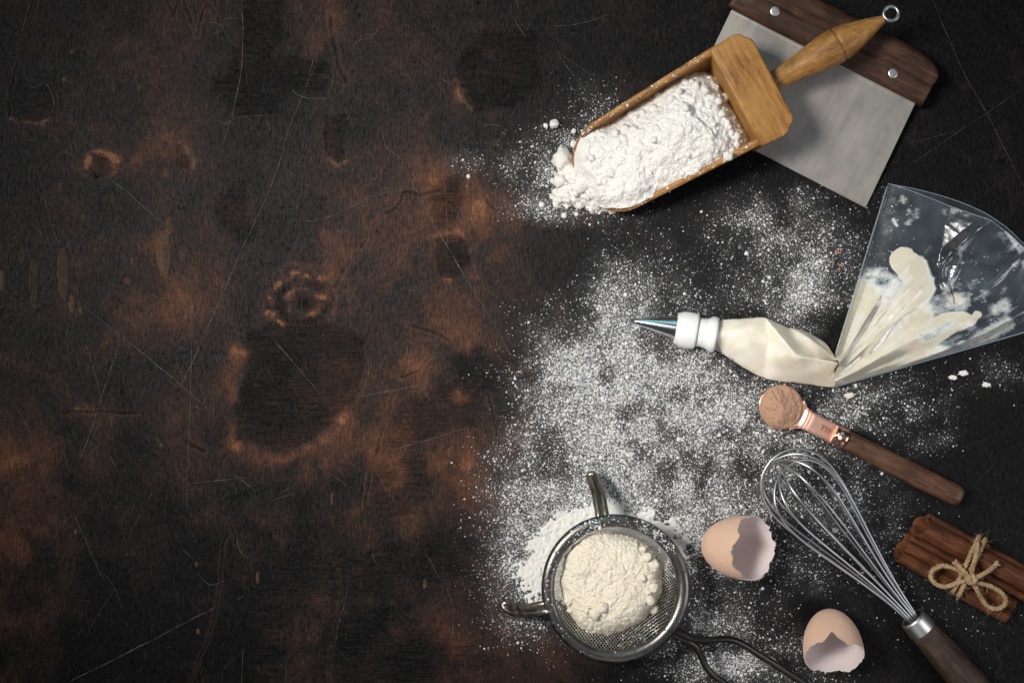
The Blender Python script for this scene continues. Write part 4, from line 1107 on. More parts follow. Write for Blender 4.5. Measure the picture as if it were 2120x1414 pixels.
# ------------------------------------------------------------------ measuring spoon with cocoa
def build_spoon():
    fr = Frame(1617, 843, 374, 187, .0145)
    k = fr.k
    t = ent('measuring_spoon', P(1750, 910, 0), 'copper measuring spoon marked 1 TSP with walnut handle, full of cocoa', 'measuring spoon')
    mc = metal('copper', (0.93, 0.50, 0.36), 0.20, 0.05)
    mneck = metal('satin_copper', (0.95, 0.56, 0.43), 0.46, 0.04)
    nt = mc.node_tree
    # bowl: thin hemispherical cup
    prof = []
    for q in np.linspace(0, 1, 16): prof.append((.0036 + (.0145 - .0036) * (1 - math.cos(q * math.pi / 2)), 46.5 * k * math.sin(q * math.pi / 2) ** .8))
    inner = [(z + .0006, max(0, r - .0007)) for z, r in prof][::-1]; inner[0] = (prof[-1][0], prof[-1][1] - .0009)
    o = fr(0, 0, 0)
    V, F = lathe([(z, r) for z, r in prof] + inner, o, o + np.array([0, 0, 1.0]) + 1e-6, 64, cap=False)
    put('cup', mesh('cup', V, F), mc, t)
    # flat neck, flaring into the cup, with pressed ridges
    us = np.linspace(36, 128, 70); vs = np.linspace(-1, 1, 25)
    U, V0 = np.meshgrid(us, vs, indexing='ij')
    hw = 20.5 - 1.0 * sstep(60, 120, U) + 15 * np.clip((62 - U) / 26, 0, 1) ** 2
    z = .0146 - .0012 * sstep(50, 110, U)
    z = z - .0010 * np.exp(-((U - 47) / 5) ** 2) * (1 - V0 ** 4)
    for uc in (52, 59, 66):
        z = z + .00035 * np.exp(-((U - uc - 4 * (1 - V0 ** 2)) / 1.6) ** 2) * (np.abs(V0) < .93)
    z = z + .0005 * np.exp(-((np.abs(V0) - 1) / .10) ** 2)
    top = fr(U, V0 * hw, z); bot = fr(U, V0 * hw * .985, z * 0 + .0125 - .0006 * 0)
    nu, nv = U.shape; n = nu * nv
    F = [list(f) for f in gridF(nu, nv)] + [[i + n for i in f][::-1] for f in gridF(nu, nv)]
    rim = [(0, j) for j in range(nv)] + [(i, nv - 1) for i in range(1, nu)] + [(nu - 1, j) for j in range(nv - 2, -1, -1)] + [(i, 0) for i in range(nu - 2, 0, -1)]
    ri = [i * nv + j for i, j in rim]
    for a, c in zip(ri, ri[1:] + ri[:1]): F.append([a, c, c + n, a + n])
    put('neck', mesh('neck', np.concatenate([top.reshape(-1, 3), bot.reshape(-1, 3)]), F), mneck, t)
    # pressed lettering
    cu = bpy.data.curves.new('lettering', 'FONT'); cu.body = '1 TSP'; cu.size = 14.0 * k; cu.extrude = .00022; cu.bevel_depth = .00012; cu.align_x = 'CENTER'; cu.align_y = 'CENTER'; cu.space_character = 1.12
    cu.resolution_u = 6
    to = bpy.data.objects.new('lettering_tmp', cu); COL.objects.link(to)
    p = fr(98, 0, .01352); to.matrix_world = Matrix.Translation(Vector(p)) @ Matrix.Rotation(fr.ang, 4, 'Z')
    bpy.context.view_layer.update()
    me = bpy.data.meshes.new_from_object(to.evaluated_get(bpy.context.evaluated_depsgraph_get())); me.transform(to.matrix_world); print('text', [round(float(np.dot(np.array(v.co) - fr.o, fr.u) / k)) for v in me.vertices][::40])
    bpy.data.objects.remove(to); me.materials.clear(); me.name = 'lettering'
    mt = metal('copper_lettering', (0.80, 0.40, 0.28), 0.30, 0.05)
    put('lettering', me, mt, t, smooth=False)
    # collar
    zc = .0118
    A = fr(122, 0, zc); B = fr(152, 0, zc)
    V, F = lathe([(0, .0035), (.0002, .0055), (.0010, .0061), (.0020, .0062), (.0026, .0056), (.0034, .0056), (.0040, .0063), (.0085, .0067), (.0090, .0062), (.0090, .004)], A, B, 48)
    V = np.array(V); V[:, 2] = zc + (V[:, 2] - zc) * .92
    put('collar', mesh('collar', V, F), mc, t)
    # handle: soft-edged bar
    wd = wood('walnut_handle', (0.028, 0.013, 0.0075), (0.085, 0.038, 0.022), (0.16, 0.082, 0.050), fr.ang, .40)
    us = np.concatenate([[150, 150.6, 152], np.linspace(160, 405, 16), [409, 413, 416.5, 419.5, 421.8, 423.3, 424]])
    a = np.linspace(0, 2 * np.pi, 48, endpoint=False)
    V = []
    for u in us:
        w_ = np.interp(u, [150, 250, 330, 424], [20.5, 22.5, 23.2, 22.0]); h_ = np.interp(u, [150, 300, 424], [18.5, 20, 19])
        e = 1 if u < 407 else .70 + .30 * math.sqrt(max(0, 1 - ((u - 407) / 17.0) ** 2))
        if u < 152: e = .94 + .03 * (u - 150)
        m_ = .62
        x = np.sign(np.cos(a)) * np.abs(np.cos(a)) ** m_ * w_ * e; y = np.sign(np.sin(a)) * np.abs(np.sin(a)) ** m_ * h_ * e * k
        V.append(fr(u, x, .0066 + y + np.interp(u, [150, 260], [.0042, 0])))
    n = 48
    F = [list(f) for f in gridF(len(us), n, wv=True)] + [list(range(n)), [(len(us) - 1) * n + q for q in range(n)]]
    put('handle', mesh('handle', np.concatenate(V), F), wd, t)
    # cocoa heap
    x = np.arange(1568, 1668, .8); y = np.arange(793, 893, .8)
    X, Y = np.meshgrid(x, y, indexing='ij')
    dx, dy = X - 1617, Y - 843
    r = np.hypot(dx, dy)
    left = 20 + (dx + 22) * .20 + (dy) * -.04
    ridge, _ = segd(X, Y, [(1600, 800), (1608, 825), (1619, 848), (1610, 868), (1602, 890)])
    sd = dx - np.interp(dy, [-45, -18, 5, 25, 47], [-17, -9, 3, -7, -15])
    dome = 25 * np.clip(1 - (r / 46.5) ** 2, 0, 1) ** .62
    h = dome + np.where(sd < 0, 2.5 + sd * .05, 2.5 - np.minimum(sd, 18) * .42) * sstep(46, 34, r)
    h = h - 5 * np.exp(-(segd(X, Y, [(1600, 812), (1608, 826)])[0] / 3.0) ** 2)
    g = np.random.default_rng(31)
    h = h + 4.5 * (fbm(X / 13, Y / 13, 3, 91) - .5) + 2.6 * (fbm(X / 4, Y / 4, 3, 92) - .5)
    h = lumps_on(X, Y, h, 190, g, 1.0, 3.6, lambda a, b: 1.0 if math.hypot(a - 1617, b - 843) < 42 else 0, .6)
    W = PN(X, Y, .0145); W[..., 2] = .0140 + h * S
    o = put('cocoa', field_mesh('cocoa', W, r < 46.2), M['cocoa'])
    o['label'] = 'pale brown cocoa powder mounded in the copper spoon'; o['category'] = 'cocoa powder'
    C = []; Rr = []
    for px, py, q in ((1735, 520, 4), (1738, 553, 4), (1722, 541, 2.4), (1703, 498, 2), (1650, 585, 1.5), (1742, 548, 2), (1730, 524, 2.4), (1728, 560, 1.6)):
        for _ in range(5):
            C.append(P(px + g.normal(0, q), py + g.normal(0, q * .8), 0)); Rr.append(q * .5 * S)
    V_, F_ = grains(np.array(C), np.array(Rr), _ico_v, _ico_f, g)
    mcr = powder('cocoa_crumb', (.62, .38, .27), (.5, .29, .2))
    dd = put('cocoa_crumbs', mesh('cocoa_crumbs', V_, F_, fix=False), mcr); dd['kind'] = 'stuff'
    dd['label'] = 'few pinkish brown cocoa crumbs in the flour left of the clear bag'; dd['category'] = 'cocoa powder'


# ------------------------------------------------------------------ cinnamon sticks tied with twine
def build_cinnamon():
    t = ent('cinnamon_bundle', P(1985, 1180, 0), 'bundle of cinnamon sticks tied with a bow of jute twine', 'cinnamon')
    ang = math.atan2(-.49, .87)
    mat = wood('cinnamon_bark', (0.028, 0.010, 0.0045), (0.090, 0.030, 0.0115), (0.18, 0.066, 0.025), ang, .68, 1.2, .25, .0003)
    k = S * .985
    def stick(px0, py0, px1, py1, z0, z1, curve, th, seed):
        A = np.array(P(px0, py0, z0)); B = np.array(P(px1, py1, z1)); L = np.linalg.norm(B - A); d = (B - A) / L
        n = np.cross(d, [0, 0, 1.0]); n /= np.linalg.norm(n); b = np.cross(n, d)   # n points to the lower left side of the picture
        cur = np.array(curve, float); m = len(cur)
        tg = np.gradient(cur, axis=0); tg /= np.linalg.norm(tg, axis=1)[:, None]; nn = np.column_stack([-tg[:, 1], tg[:, 0]])
        ns = 44; V = []
        for i in range(ns):
            s = i / (ns - 1)
            w = 1 + .05 * math.sin(s * 5 + seed) + .04 * (float(vn(s * 9, seed * 1.7, 5)) - .5)
            q = np.arange(m) / m
            ro = 1.1 * (vn(q * 18, q * 0 + s * 14 + seed, 7) - .5) + .9 * (vn(q * 50, q * 0 + s * 26 + seed, 8) - .5)
            o1 = cur * w + nn * (th / 2 + ro)[:, None]; o2 = cur * w - nn * (th / 2)
            sec = np.concatenate([o1, o2[::-1]])
            end = (2.5 * (vn(np.arange(2 * m) / m * 14, seed, 9) - .5)) * (1 if i == 0 else (1 if i == ns - 1 else 0))
            slant = (sec[:, 1] - sec[:, 1].min()) * .55 * max(0, 1 - s * 9)
            off = A + d * (s * L) + n * (1.5 * math.sin(s * 4 + seed) * k)
            V.append(off + (sec[:, 0] * k)[:, None] * n + (sec[:, 1] * k)[:, None] * b + ((end + slant) * k)[:, None] * d)
        M2 = 2 * m
        F = [list(f) for f in gridF(ns, M2, wv=True)]
        for base in (0, (ns - 1) * M2):
            for j in range(m - 1): F.append([base + j, base + j + 1, base + M2 - 2 - j, base + M2 - 1 - j])
        put('stick', mesh('stick', np.concatenate(V), F), mat, t)
    def spiral(R0, R1, a0, a1, n=46, cx=0, cy=0):
        a = np.linspace(R(a0), R(a1), n); r = np.linspace(R0, R1, n)
        return np.column_stack([cx + r * np.cos(a), cy + r * np.sin(a)])
    def double(rad, gap):
        # two scrolls rolled towards each other, seam on the top
        a = spiral(rad * .62, rad, 290, -90, 40, -gap, 0); b = spiral(rad, rad * .62, 270, -110, 40, gap, 0)
        return np.concatenate([a, b])
    stick(1894, 1081, 2154, 1221, .0128, .0120, spiral(21.5, 16.0, -60, 345, 64), 3.4, 1.3)
    stick(1857, 1135, 2093, 1264, .0056, .0058, double(15.0, 14.5), 3.0, 4.1)
    stick(1874, 1108, 2135, 1246, .0036, .0040, spiral(10.5, 5, 80, 440, 54), 2.6, 7.7)
    stick(1912, 1076, 2145, 1203, .0042, .0044, double(11, 9), 2.6, 9.2)
    # twine
    tw = ent('twine', P(2010, 1190, 0), '', '')
    del tw['label']; del tw['category']
    tw.parent = t; tw.matrix_parent_inverse = Matrix.Translation(-Vector(t.location))
    mj, nt, b = newmat('jute')
    v = coords(nt); n1 = noise(nt, v, 900, 3, .7); n2 = noise(nt, v, 150, 3, .6)
    c = ramp(nt, mathn(nt, 'ADD', mathn(nt, 'MULTIPLY', n1, .6), mathn(nt, 'MULTIPLY', n2, .4)), [(.35, (.20, .125, .065)), (.52, (.40, .275, .15)), (.68, (.58, .43, .26))])
    nt.links.new(c, b.inputs['Base Color']); b.inputs['Roughness'].default_value = .85; b.inputs['Specular IOR Level'].default_value = .15; bump(nt, b, n1, .0003)
    g = random.Random(6)
    def rope(name, pts, r=.0014, closed=False, n=None, flare=False):
        ln = sum((Vector(pts[i]) - Vector(pts[i + 1])).length for i in range(len(pts) - 1))
        n = n or max(16, int(ln / .0007))
        path = catmull(pts, n, closed)
        tt, N, B = frames(path, closed)
        mb = MB(); tot = np.linspace(0, 1, n)
        turns = max(1, round(ln / .0075))
        for q in range(3):
            a = tot * 2 * np.pi * turns + q * 2.094
            rad = r * .52 * (1 + (1.3 * np.clip((tot - .86) / .14, 0, 1) ** 2 if flare else 0))
            pp = path + (np.cos(a) * rad)[:, None] * N + (np.sin(a) * rad)[:, None] * B
            V, F = tube(pp, r * .60 * (1 + .12 * np.sin(tot * 70 + q)), 7, closed)
            mb.add(V, F)
        for _ in range(int(ln / .0010)):     # loose fibres
            i = g.randrange(2, n - 2); a = g.uniform(0, 6.28); l = g.uniform(.0012, .0052)
            o = path[i] + (math.cos(a) * N[i] + math.sin(a) * B[i]) * r * .9
            dirv = tt[i] * g.uniform(-1, 1) + (math.cos(a) * N[i] + math.sin(a) * B[i]) * g.uniform(.3, 1.0); dirv /= np.linalg.norm(dirv)
            bend = np.array([g.uniform(-1, 1), g.uniform(-1, 1), g.uniform(-.3, .7)]) * l * .4
            V, F = tube(np.array([o, o + dirv * l * .5 + bend * .3, o + dirv * l + bend]), [.00010, .00008, .00003], 3)
            mb.add(V, F)
        ob = put(name, mb.mesh(name), mj, None)
        ob.parent = tw; ob.matrix_parent_inverse = (Matrix.Translation(Vector(t.location)) @ Matrix.Translation(-Vector(t.location)) @ Matrix.Translation(Vector(tw.location))).inverted()
    # wraps round the bundle
    for off, sq in ((-7, 1.0), (7, 1.02)):
        ring = []
        for q in np.linspace(0, 2 * np.pi, 16, endpoint=False):
            s = math.cos(q); px = 2006 + off * .87 + s * 27 * sq; py = 1171 + off * .49 - s * 57 * sq
            zt = .0122 + .0092 * math.sin(q) * (1 if math.sin(q) > 0 else 1.10) + (.0028 * s if math.sin(q) > 0 else 0)
            ring.append(np.array(P(px, py, max(.0017, zt))))
        rope('wrap', ring, .0014, True, 190)
    rope('wrap', [P(2024, 1122, .0228), P(2020, 1150, .0240), P(2012, 1180, .0225), P(2006, 1200, .0205)], .0014)
    rope('loop', [P(2010, 1200, .0225), P(1992, 1186, .0222), P(1972, 1175, .0205), P(1950, 1171, .0185), P(1932, 1180, .0170), P(1927, 1195, .0165), P(1938, 1209, .0160), P(1958, 1214, .0162), P(1980, 1207, .0180), P(2008, 1199, .0225)], .0014)
    rope('loop', [P(2010, 1202, .0225), P(2030, 1207, .0215), P(2052, 1214, .0200), P(2072, 1226, .0185), P(2082, 1241, .0175), P(2077, 1254, .0170), P(2060, 1260, .0165), P(2042, 1252, .0172), P(2030, 1236, .0190), P(2020, 1216, .0210), P(2012, 1203, .0228)], .0014)
    rope('tail', [P(2010, 1200, .0235), P(1998, 1185, .0250), P(1986, 1172, .0242), P(1976, 1163, .0225)], .0014, flare=True)
    rope('tail', [P(2012, 1199, .0230), P(2030, 1191, .0238), P(2048, 1180, .0230), P(2066, 1165, .0215)], .0014, flare=True)
    kn = [P(2002, 1194, .0230), P(2008, 1205, .0248), P(2017, 1203, .0250), P(2016, 1194, .0248), P(2006, 1192, .0246), P(2003, 1202, .0240)]
    rope('knot', kn, .0017)


# ------------------------------------------------------------------ piping bag
def build_bag():
    t = ent('piping_bag', P(1750, 700, 0), 'clear plastic piping bag of pale cream with white coupler and steel tip', 'piping bag')
    mch = metal('polished_tip', (0.90, 0.91, 0.92), 0.18, 0.03)
    A = np.array(P(1308, 664, .0085)); B = np.array(P(1480, 693, .0112)); d = (B - A) / np.linalg.norm(B - A); k = S * .989
    at = lambda q: A + d * q * k
    V, F = lathe([(0, .0008), (-.0002, .00125), (0, .0015), (.004, .0022), (97 * k, 25.5 * k), (102 * k, 26 * k), (102 * k, 20 * k)], A, B, 56)
    V = np.array(V)
    put('tip', mesh('tip', V, F), mch, t)
    mw, nt, b = newmat('white_plastic'); b.inputs['Base Color'].default_value = (.84, .84, .83, 1); b.inputs['Roughness'].default_value = .34; b.inputs['Subsurface Weight'].default_value = .15
    b.inputs['Subsurface Radius'].default_value = (.002, .002, .002); b.inputs['Subsurface Scale'].default_value = 1.0
    bump(nt, b, noise(nt, coords(nt), 300, 2, .5), .00003)
    tooth = lambda q, a: 1.0 + (.022 * (np.abs(((a * 64 / (2 * np.pi)) % 1) - .5) * 2 > .42) - .010 if 4 <= q <= 9 else 0)
    V, F = lathe([(93 * k, 25 * k), (92 * k, 28 * k), (93 * k, 32 * k), (100 * k, 34.2 * k), (103.5 * k, 35.6 * k), (106 * k, 36.4 * k), (115 * k, 36.9 * k), (124 * k, 36.9 * k), (131 * k, 36.7 * k), (133.5 * k, 36.2 * k), (136 * k, 34.6 * k), (136.5 * k, 28 * k)], A, B, 256, tooth)
    put('coupler_nut', mesh('coupler_nut', V, F), mw, t)
    V, F = lathe([(134 * k, 27 * k), (136 * k, 30.2 * k), (146 * k, 29.8 * k), (154 * k, 30.6 * k), (160 * k, 33 * k), (164 * k, 35.8 * k), (168 * k, 37 * k), (173 * k, 37 * k), (176.5 * k, 35.5 * k), (177 * k, 26 * k)], A, B, 64)
    put('coupler', mesh('coupler', V, F), mw, t)

    mcream, nt, b = newmat('cream_under_film')
    v = coords(nt); n1 = noise(nt, v, 75, 4, .6, .6); n2 = noise(nt, v, 26, 3, .5)
    c = ramp(nt, mathn(nt, 'ADD', mathn(nt, 'MULTIPLY', n1, .5), mathn(nt, 'MULTIPLY', n2, .5)), [(.36, (.74, .65, .49)), (.50, (.86, .80, .67)), (.64, (.90, .87, .79))])
    nt.links.new(c, b.inputs['Base Color']); b.inputs['Roughness'].default_value = .32; b.inputs['Specular IOR Level'].default_value = .45
    b.inputs['Subsurface Weight'].default_value = .2; b.inputs['Subsurface Radius'].default_value = (.004, .003, .0018); b.inputs['Subsurface Scale'].default_value = 1.0
    b.inputs['Coat Weight'].default_value = .35; b.inputs['Coat Roughness'].default_value = .12
    bump(nt, b, noise(nt, v, 210, 3, .55), .00012)
    # filled body: creased film over cream; heights in mm
    out = [(1483, 661, 11), (1505, 660, 11), (1530, 658, 11.5), (1558, 657, 12), (1584, 656, 13), (1605, 666, 12), (1632, 677, 10), (1662, 683, 7), (1690, 697, 5.5), (1712, 710, 5), (1724, 730, 5), (1733, 748, 6), (1739, 754, 8), (1744, 774, 6), (1740, 803, 2.5),
           (1725, 803, 2.5), (1682, 799, 3), (1640, 794, 3), (1605, 789, 3), (1580, 785, 3.5), (1545, 765, 4.5), (1512, 745, 6), (1495, 733, 8), (1475, 725, 10.5), (1477, 690, 21)]
    folds = [[(1584, 656, 13), (1589, 680, 17.5), (1590, 710, 16.5), (1585, 745, 11.5), (1580, 785, 3.5)],
             [(1584, 656, 13), (1603, 681, 22.5), (1622, 704, 27.5), (1650, 738, 26), (1668, 768, 16.5), (1682, 799, 3)],
             [(1632, 677, 10), (1662, 690, 15.5), (1698, 720, 15), (1733, 748, 13.5)], [(1650, 738, 26), (1690, 742, 20), (1736, 751, 17)],
             [(1736, 751, 17), (1726, 770, 12), (1714, 788, 8), (1725, 803, 2.5)], [(1662, 683, 7), (1692, 706, 12), (1724, 738, 9), (1733, 748, 13.5)]]
    inn = [(1510, 690, 20.5), (1515, 722, 15), (1545, 685, 21.5), (1550, 725, 18.5), (1555, 755, 11.5), (1568, 668, 17), (1610, 745, 20), (1618, 775, 9.5), (1612, 715, 23), (1650, 708, 17), (1678, 728, 14.5), (1700, 770, 14), (1690, 785, 8.5), (1732, 778, 11)]
    allp = list(out); no = len(out); fe = []
    for pl in folds:
        ids = []
        for p_ in pl:
            hit = [i for i, a_ in enumerate(allp) if abs(a_[0] - p_[0]) + abs(a_[1] - p_[1]) < .5]
            if hit: ids.append(hit[0])
            else: allp.append(p_); ids.append(len(allp) - 1)
        fe += list(zip(ids, ids[1:]))
    allp += inn
    co, _, faces, ov, _, _ = delaunay_2d_cdt([Vector((x, y)) for x, y, _ in allp], [(i, (i + 1) % no) for i in range(no)] + fe, [], 1, 1e-4)
    zs = [allp[o[0]][2] if o else 5 for o in ov]
    V = [P(c_.x, c_.y, z * .001) for c_, z in zip(co, zs)]
    n = len(V); isb = [bool(o) and o[0] < no for o in ov]
    low = []; mp = {}
    for i in range(n):
        if isb[i]: mp[i] = i
        else: mp[i] = n + len(low); low.append(P(co[i].x, co[i].y, .0006))
    F = [list(f) for f in faces] + [[mp[i] for i in f][::-1] for f in faces]
    me = mesh('filled_body', np.array([tuple(q) for q in V + low]), F)
    cr = me.attributes.new('crease_edge', 'FLOAT', 'EDGE')
    pos = {}
    for i, q_ in enumerate(V): pos[(round(q_[0], 6), round(q_[1], 6), round(q_[2], 6))] = i
    i2o = {i: (o_[0] if o_ else -1) for i, o_ in enumerate(ov)}
    fset = {frozenset(e) for e in fe}; bset = {frozenset((i, (i + 1) % no)) for i in range(no)}
    vid = [pos.get(tuple(round(float(np.float32(c_)), 6) for c_ in v_.co), -1) for v_ in me.vertices]
    val = np.zeros(len(me.edges), np.float32)
    for e in me.edges:
        a_, b_ = (i2o.get(vid[q_], -9) for q_ in e.vertices)
        if frozenset((a_, b_)) in fset: val[e.index] = .80
        elif frozenset((a_, b_)) in bset: val[e.index] = .5
        else: val[e.index] = .12
    print('creased', int((val > .6).sum()))
    cr.data.foreach_set('value', val)
    ob = put('filled_body', me, mcream, t)
    sb = ob.modifiers.new('soften', 'SUBSURF'); sb.levels = 3; sb.render_levels = 3

    # open end: two clear films, cream smeared between them
    Ns, Nt = 190, 230
    s = np.linspace(0, 1, Ns); q = np.linspace(0, 1, Nt)
    Sg, Tg = np.meshgrid(s, q, indexing='ij')
    Tl = np.array([(1729, 745), (1727, 757), (1724, 780), (1728, 803.5)], float)
    Ml = np.array([(1842, 379), (1890, 398), (1940, 419), (1990, 441), (2035, 462), (2080, 488), (2130, 526), (2185, 572), (2220, 615), (2236, 656)], float)
    itp = lambda P_, x: np.stack([np.interp(x, np.linspace(0, 1, len(P_)), P_[:, i]) for i in (0, 1)], -1)
    T2 = itp(Tl, Tg); M2 = itp(Ml, Tg)
    out_d = np.array([.5, -.86])
    XY = T2 * (1 - Sg[..., None]) + M2 * Sg[..., None]
    X, Y = XY[..., 0], XY[..., 1]
    env = np.sin(np.pi * np.clip(Tg, 0, 1)) ** .55
    z = .0016 + np.interp(Tg, [0, .06, .2, .45, .7, .9, 1], [.006, .0150, .0182, .0172, .0135, .0075, .0015]) * (1 - Sg) ** 3 + env * (0 + .0105 * sstep(0, .8, Sg) + .002 * np.sin(Tg * 7 + 1))
    tw = Tg + .05 * np.sin(Sg * 5) + .02 * (fbm(Sg * 5, Tg * 5, 2, 95) - .5)
    for tk, wk, am, fall in ((.12, .08, .0028, 1.6), (.27, .10, .0060, 1.3), (.42, .07, .0042, 1.9), (.58, .10, .0058, 1.6), (.80, .09, .0036, 1.3)):
        dd = np.abs(tw - tk) / wk
        z = z + am * np.exp(-dd * 1.2) * (1 - Sg) ** fall * sstep(-.05, .45, Sg) * 1.3 * (.7 + .6 * vn(Sg * 6, Tg * 0 + tk * 40, 96))
        z = z - am * .35 * np.exp(-((np.abs(tw - tk - wk * 1.3)) / wk * 1.6) ** 2) * (1 - Sg) ** fall
    z = z + .0030 * (fbm(X / 75, Y / 75, 3, 97) - .5) * env + .0008 * (fbm(X / 22, Y / 22, 3, 98) - .5) * env
    for pts, hh, wd in (([(2030, 463), (1990, 496), (1958, 526), (1944, 549)], .0062, 11), ([(1965, 512), (1976, 530), (1976, 552), (1968, 574), (1958, 592)], .0042, 7), ([(1944, 549), (1946, 575), (1956, 604), (1970, 634)], .0036, 6),
                        ([(1958, 592), (1968, 620), (1969, 638)], .0028, 5), ([(2100, 538), (2060, 580), (2000, 622)], .0022, 5), ([(2125, 640), (2040, 688), (1960, 722), (1850, 776)], .0034, 9), ([(1900, 600), (1862, 640), (1826, 690), (1790, 740)], .0034, 7), ([(2000, 622), (1970, 640)], .002, 4)):
        dd, par = segd(X, Y, pts)
        wd = wd * 1.5; hh = min(hh, wd * S * .62)
        z = z + hh * np.clip(1 - dd / wd, 0, 1) ** 1.15 * np.sin(np.pi * np.clip(par * .9 + .05, 0, 1)) ** .6 * sstep(0, .06, Tg) * sstep(1, .94, Tg)
    dd, par = segd(X, Y, [(2040, 455), (1990, 500), (1944, 549)])
    hh = .0125 * (1 - par) + .0012; ww = hh / .46 / S
    z = z + hh * np.clip(1 - dd / ww, 0, 1) ** 1.08 * sstep(0, .1, 1 - Tg)
    edge = np.minimum(Tg, 1 - Tg)
    z = np.where(edge < .012, .0014 + (z - .0014) * edge / .012, z)
    W = PN(X, Y, .006); W[..., 2] = z
    XYb = XY + out_d * (24 * np.sin(np.pi * np.clip(Tg * 1.25, 0, 1)) * Sg ** 3)[..., None]
    Wb = PN(XYb[..., 0], XYb[..., 1], .006); Wb[..., 2] = .0008 + .0006 * env * fbm(X / 60, Y / 60, 2, 99) + .0006 * Sg * env
    Wb[:, 0, 2] = W[:, 0, 2]; Wb[:, -1, 2] = W[:, -1, 2]
    mfilm = bpy.data.materials.new('clear_film'); mfilm.use_nodes = True; nt = mfilm.node_tree; nt.nodes.clear()
    outn = nd(nt, 'ShaderNodeOutputMaterial'); tr = nd(nt, 'ShaderNodeBsdfTransparent'); gl = nd(nt, 'ShaderNodeBsdfGlossy'); df = nd(nt, 'ShaderNodeBsdfDiffuse')
    tr.inputs[0].default_value = (.93, .95, .965, 1); gl.inputs[0].default_value = (1, 1, 1, 1); gl.inputs['Roughness'].default_value = .21
    df.inputs[0].default_value = (.55, .68, .80, 1)
    fr_ = nd(nt, 'ShaderNodeFresnel'); fr_.inputs[0].default_value = 1.5
    bn = bump(nt, None, noise(nt, coords(nt), 22, 3, .5, .5), .0012, .25)
    nt.links.new(bn, gl.inputs['Normal']); nt.links.new(bn, fr_.inputs['Normal'])
    m1 = nd(nt, 'ShaderNodeMixShader'); m2 = nd(nt, 'ShaderNodeMixShader')
    hz = mathn(nt, 'MULTIPLY', ramp(nt, noise(nt, coords(nt), 45, 5, .6, .8), [(.35, (.0, .0, .0)), (.7, (1, 1, 1))]), .055)
    hz = mathn(nt, 'ADD', hz, .009)
    nt.links.new(hz, m1.inputs[0]); nt.links.new(tr.outputs[0], m1.inputs[1]); nt.links.new(df.outputs[0], m1.inputs[2])
    nt.links.new(mathn(nt, 'MINIMUM', mathn(nt, 'MULTIPLY', fr_.outputs[0], 1.3), .42), m2.inputs[0]); nt.links.new(m1.outputs[0], m2.inputs[1]); nt.links.new(gl.outputs[0], m2.inputs[2])
    nt.links.new(m2.outputs[0], outn.inputs[0])
    F = gridF(Ns, Nt); N = Ns * Nt
    put('front_film', mesh('front_film', W, F, fix=False), mfilm, t)
    put('back_film', mesh('back_film', Wb, F, fix=False), mfilm, t)
    # welded seams and the mouth's rolled edge, thin and glossy
    mb = MB()
    mb.add(*tube(W[::6, 0], .00045, 6)); mb.add(*tube(W[::6, -1], .00045, 6)); mb.add(*tube(W[-1, ::6], .00028, 6)); mb.add(*tube(Wb[-1, ::6], .00028, 6))
    ms, nt, b = newmat('film_edge'); b.inputs['Base Color'].default_value = (.34, .42, .48, 1); b.inputs['Roughness'].default_value = .2; b.inputs['Alpha'].default_value = .45
    put('seam', mb.mesh('seam'), ms, t)

    # cream: how thickly it lies, 0..1
    rho = np.hypot(X - 1748, Y - 772)
    cov = 1.5 * sstep(250, 120, rho)
    def cap(pts, r, soft, a):
        dd, _ = segd(X + 10 * (fbm(X / 18, Y / 18, 3, 101) - .5), Y + 10 * (fbm(X / 18, Y / 18, 3, 102) - .5), pts)
        return a * sstep(r + soft, r - soft, dd)
    rag = 1.5 * (fbm(X / 26, Y / 26, 5, 103, .62) - .5)
    th_ = np.arctan2(Y - 772, X - 1748)
    cov = cov + rag * sstep(60, 200, rho) * .6 + 1.5 * (fbm(th_ * 11, rho / 110, 4, 104) - .5) * sstep(70, 190, rho) * sstep(.35, .6, Tg)
    for c_ in (cap([(1866, 540), (1886, 560)], 27, 2.5, 1.2), cap([(1886, 562), (1900, 590), (1880, 640)], 33, 8, 1.0), cap([(1800, 640), (1850, 620), (1890, 650)], 45, 20, .9) + rag * .5, cap([(1790, 590), (1815, 575), (1840, 590)], 22, 16, .62) + rag * .8,
               cap([(1790, 785), (1880, 735), (1960, 690), (2012, 660), (2020, 650)], 8, 2.5, 1.15), cap([(1935, 668), (1960, 655), (1985, 655), (2008, 664)], 10, 3, 1.05), cap([(1880, 700), (1940, 680), (1985, 662)], 22, 14, .75) + rag * .5,
               cap([(1800, 790), (1900, 758), (2000, 720), (2060, 690)], 17, 10, .72) + rag * .55, cap([(2020, 705), (2085, 672)], 20, 12, .60) + rag * .6, cap([(1960, 600), (2005, 590), (2040, 600)], 18, 18, .42) + rag * .85,
               cap([(1905, 660), (1960, 620), (1990, 630)], 26, 20, .60) + rag * .75, cap([(1868, 412), (1872, 424)], 12, 14, .50) + rag * .8, cap([(1884, 440), (1890, 452)], 14, 14, .55) + rag * .9, cap([(2100, 548), (2120, 552)], 14, 14, .45) + rag * .8, cap([(1850, 455), (1854, 465)], 5, 4, .7),
               cap([(2050, 640), (2080, 632)], 16, 14, .42) + rag * .8, cap([(1770, 640), (1790, 590)], 18, 18, .5) + rag * .8):
        cov = np.maximum(cov, c_)
    cov = np.maximum(cov, .9 * (vn(X / 3.1, Y / 3.1, 110) > .93) * (fbm(X / 40, Y / 40, 3, 111) > .50))
    thick = np.clip(cov, 0, 1)
    Wc = W.copy(); Wc[..., 2] = np.maximum(z - .0007 - .0002 * (1 - thick), .0010)
    F = gridF(Ns, Nt); keep = (thick.ravel()[F] > .12).any(1); F = F[keep]
    used = np.unique(F); mpp = np.full(N, -1); mpp[used] = np.arange(len(used))
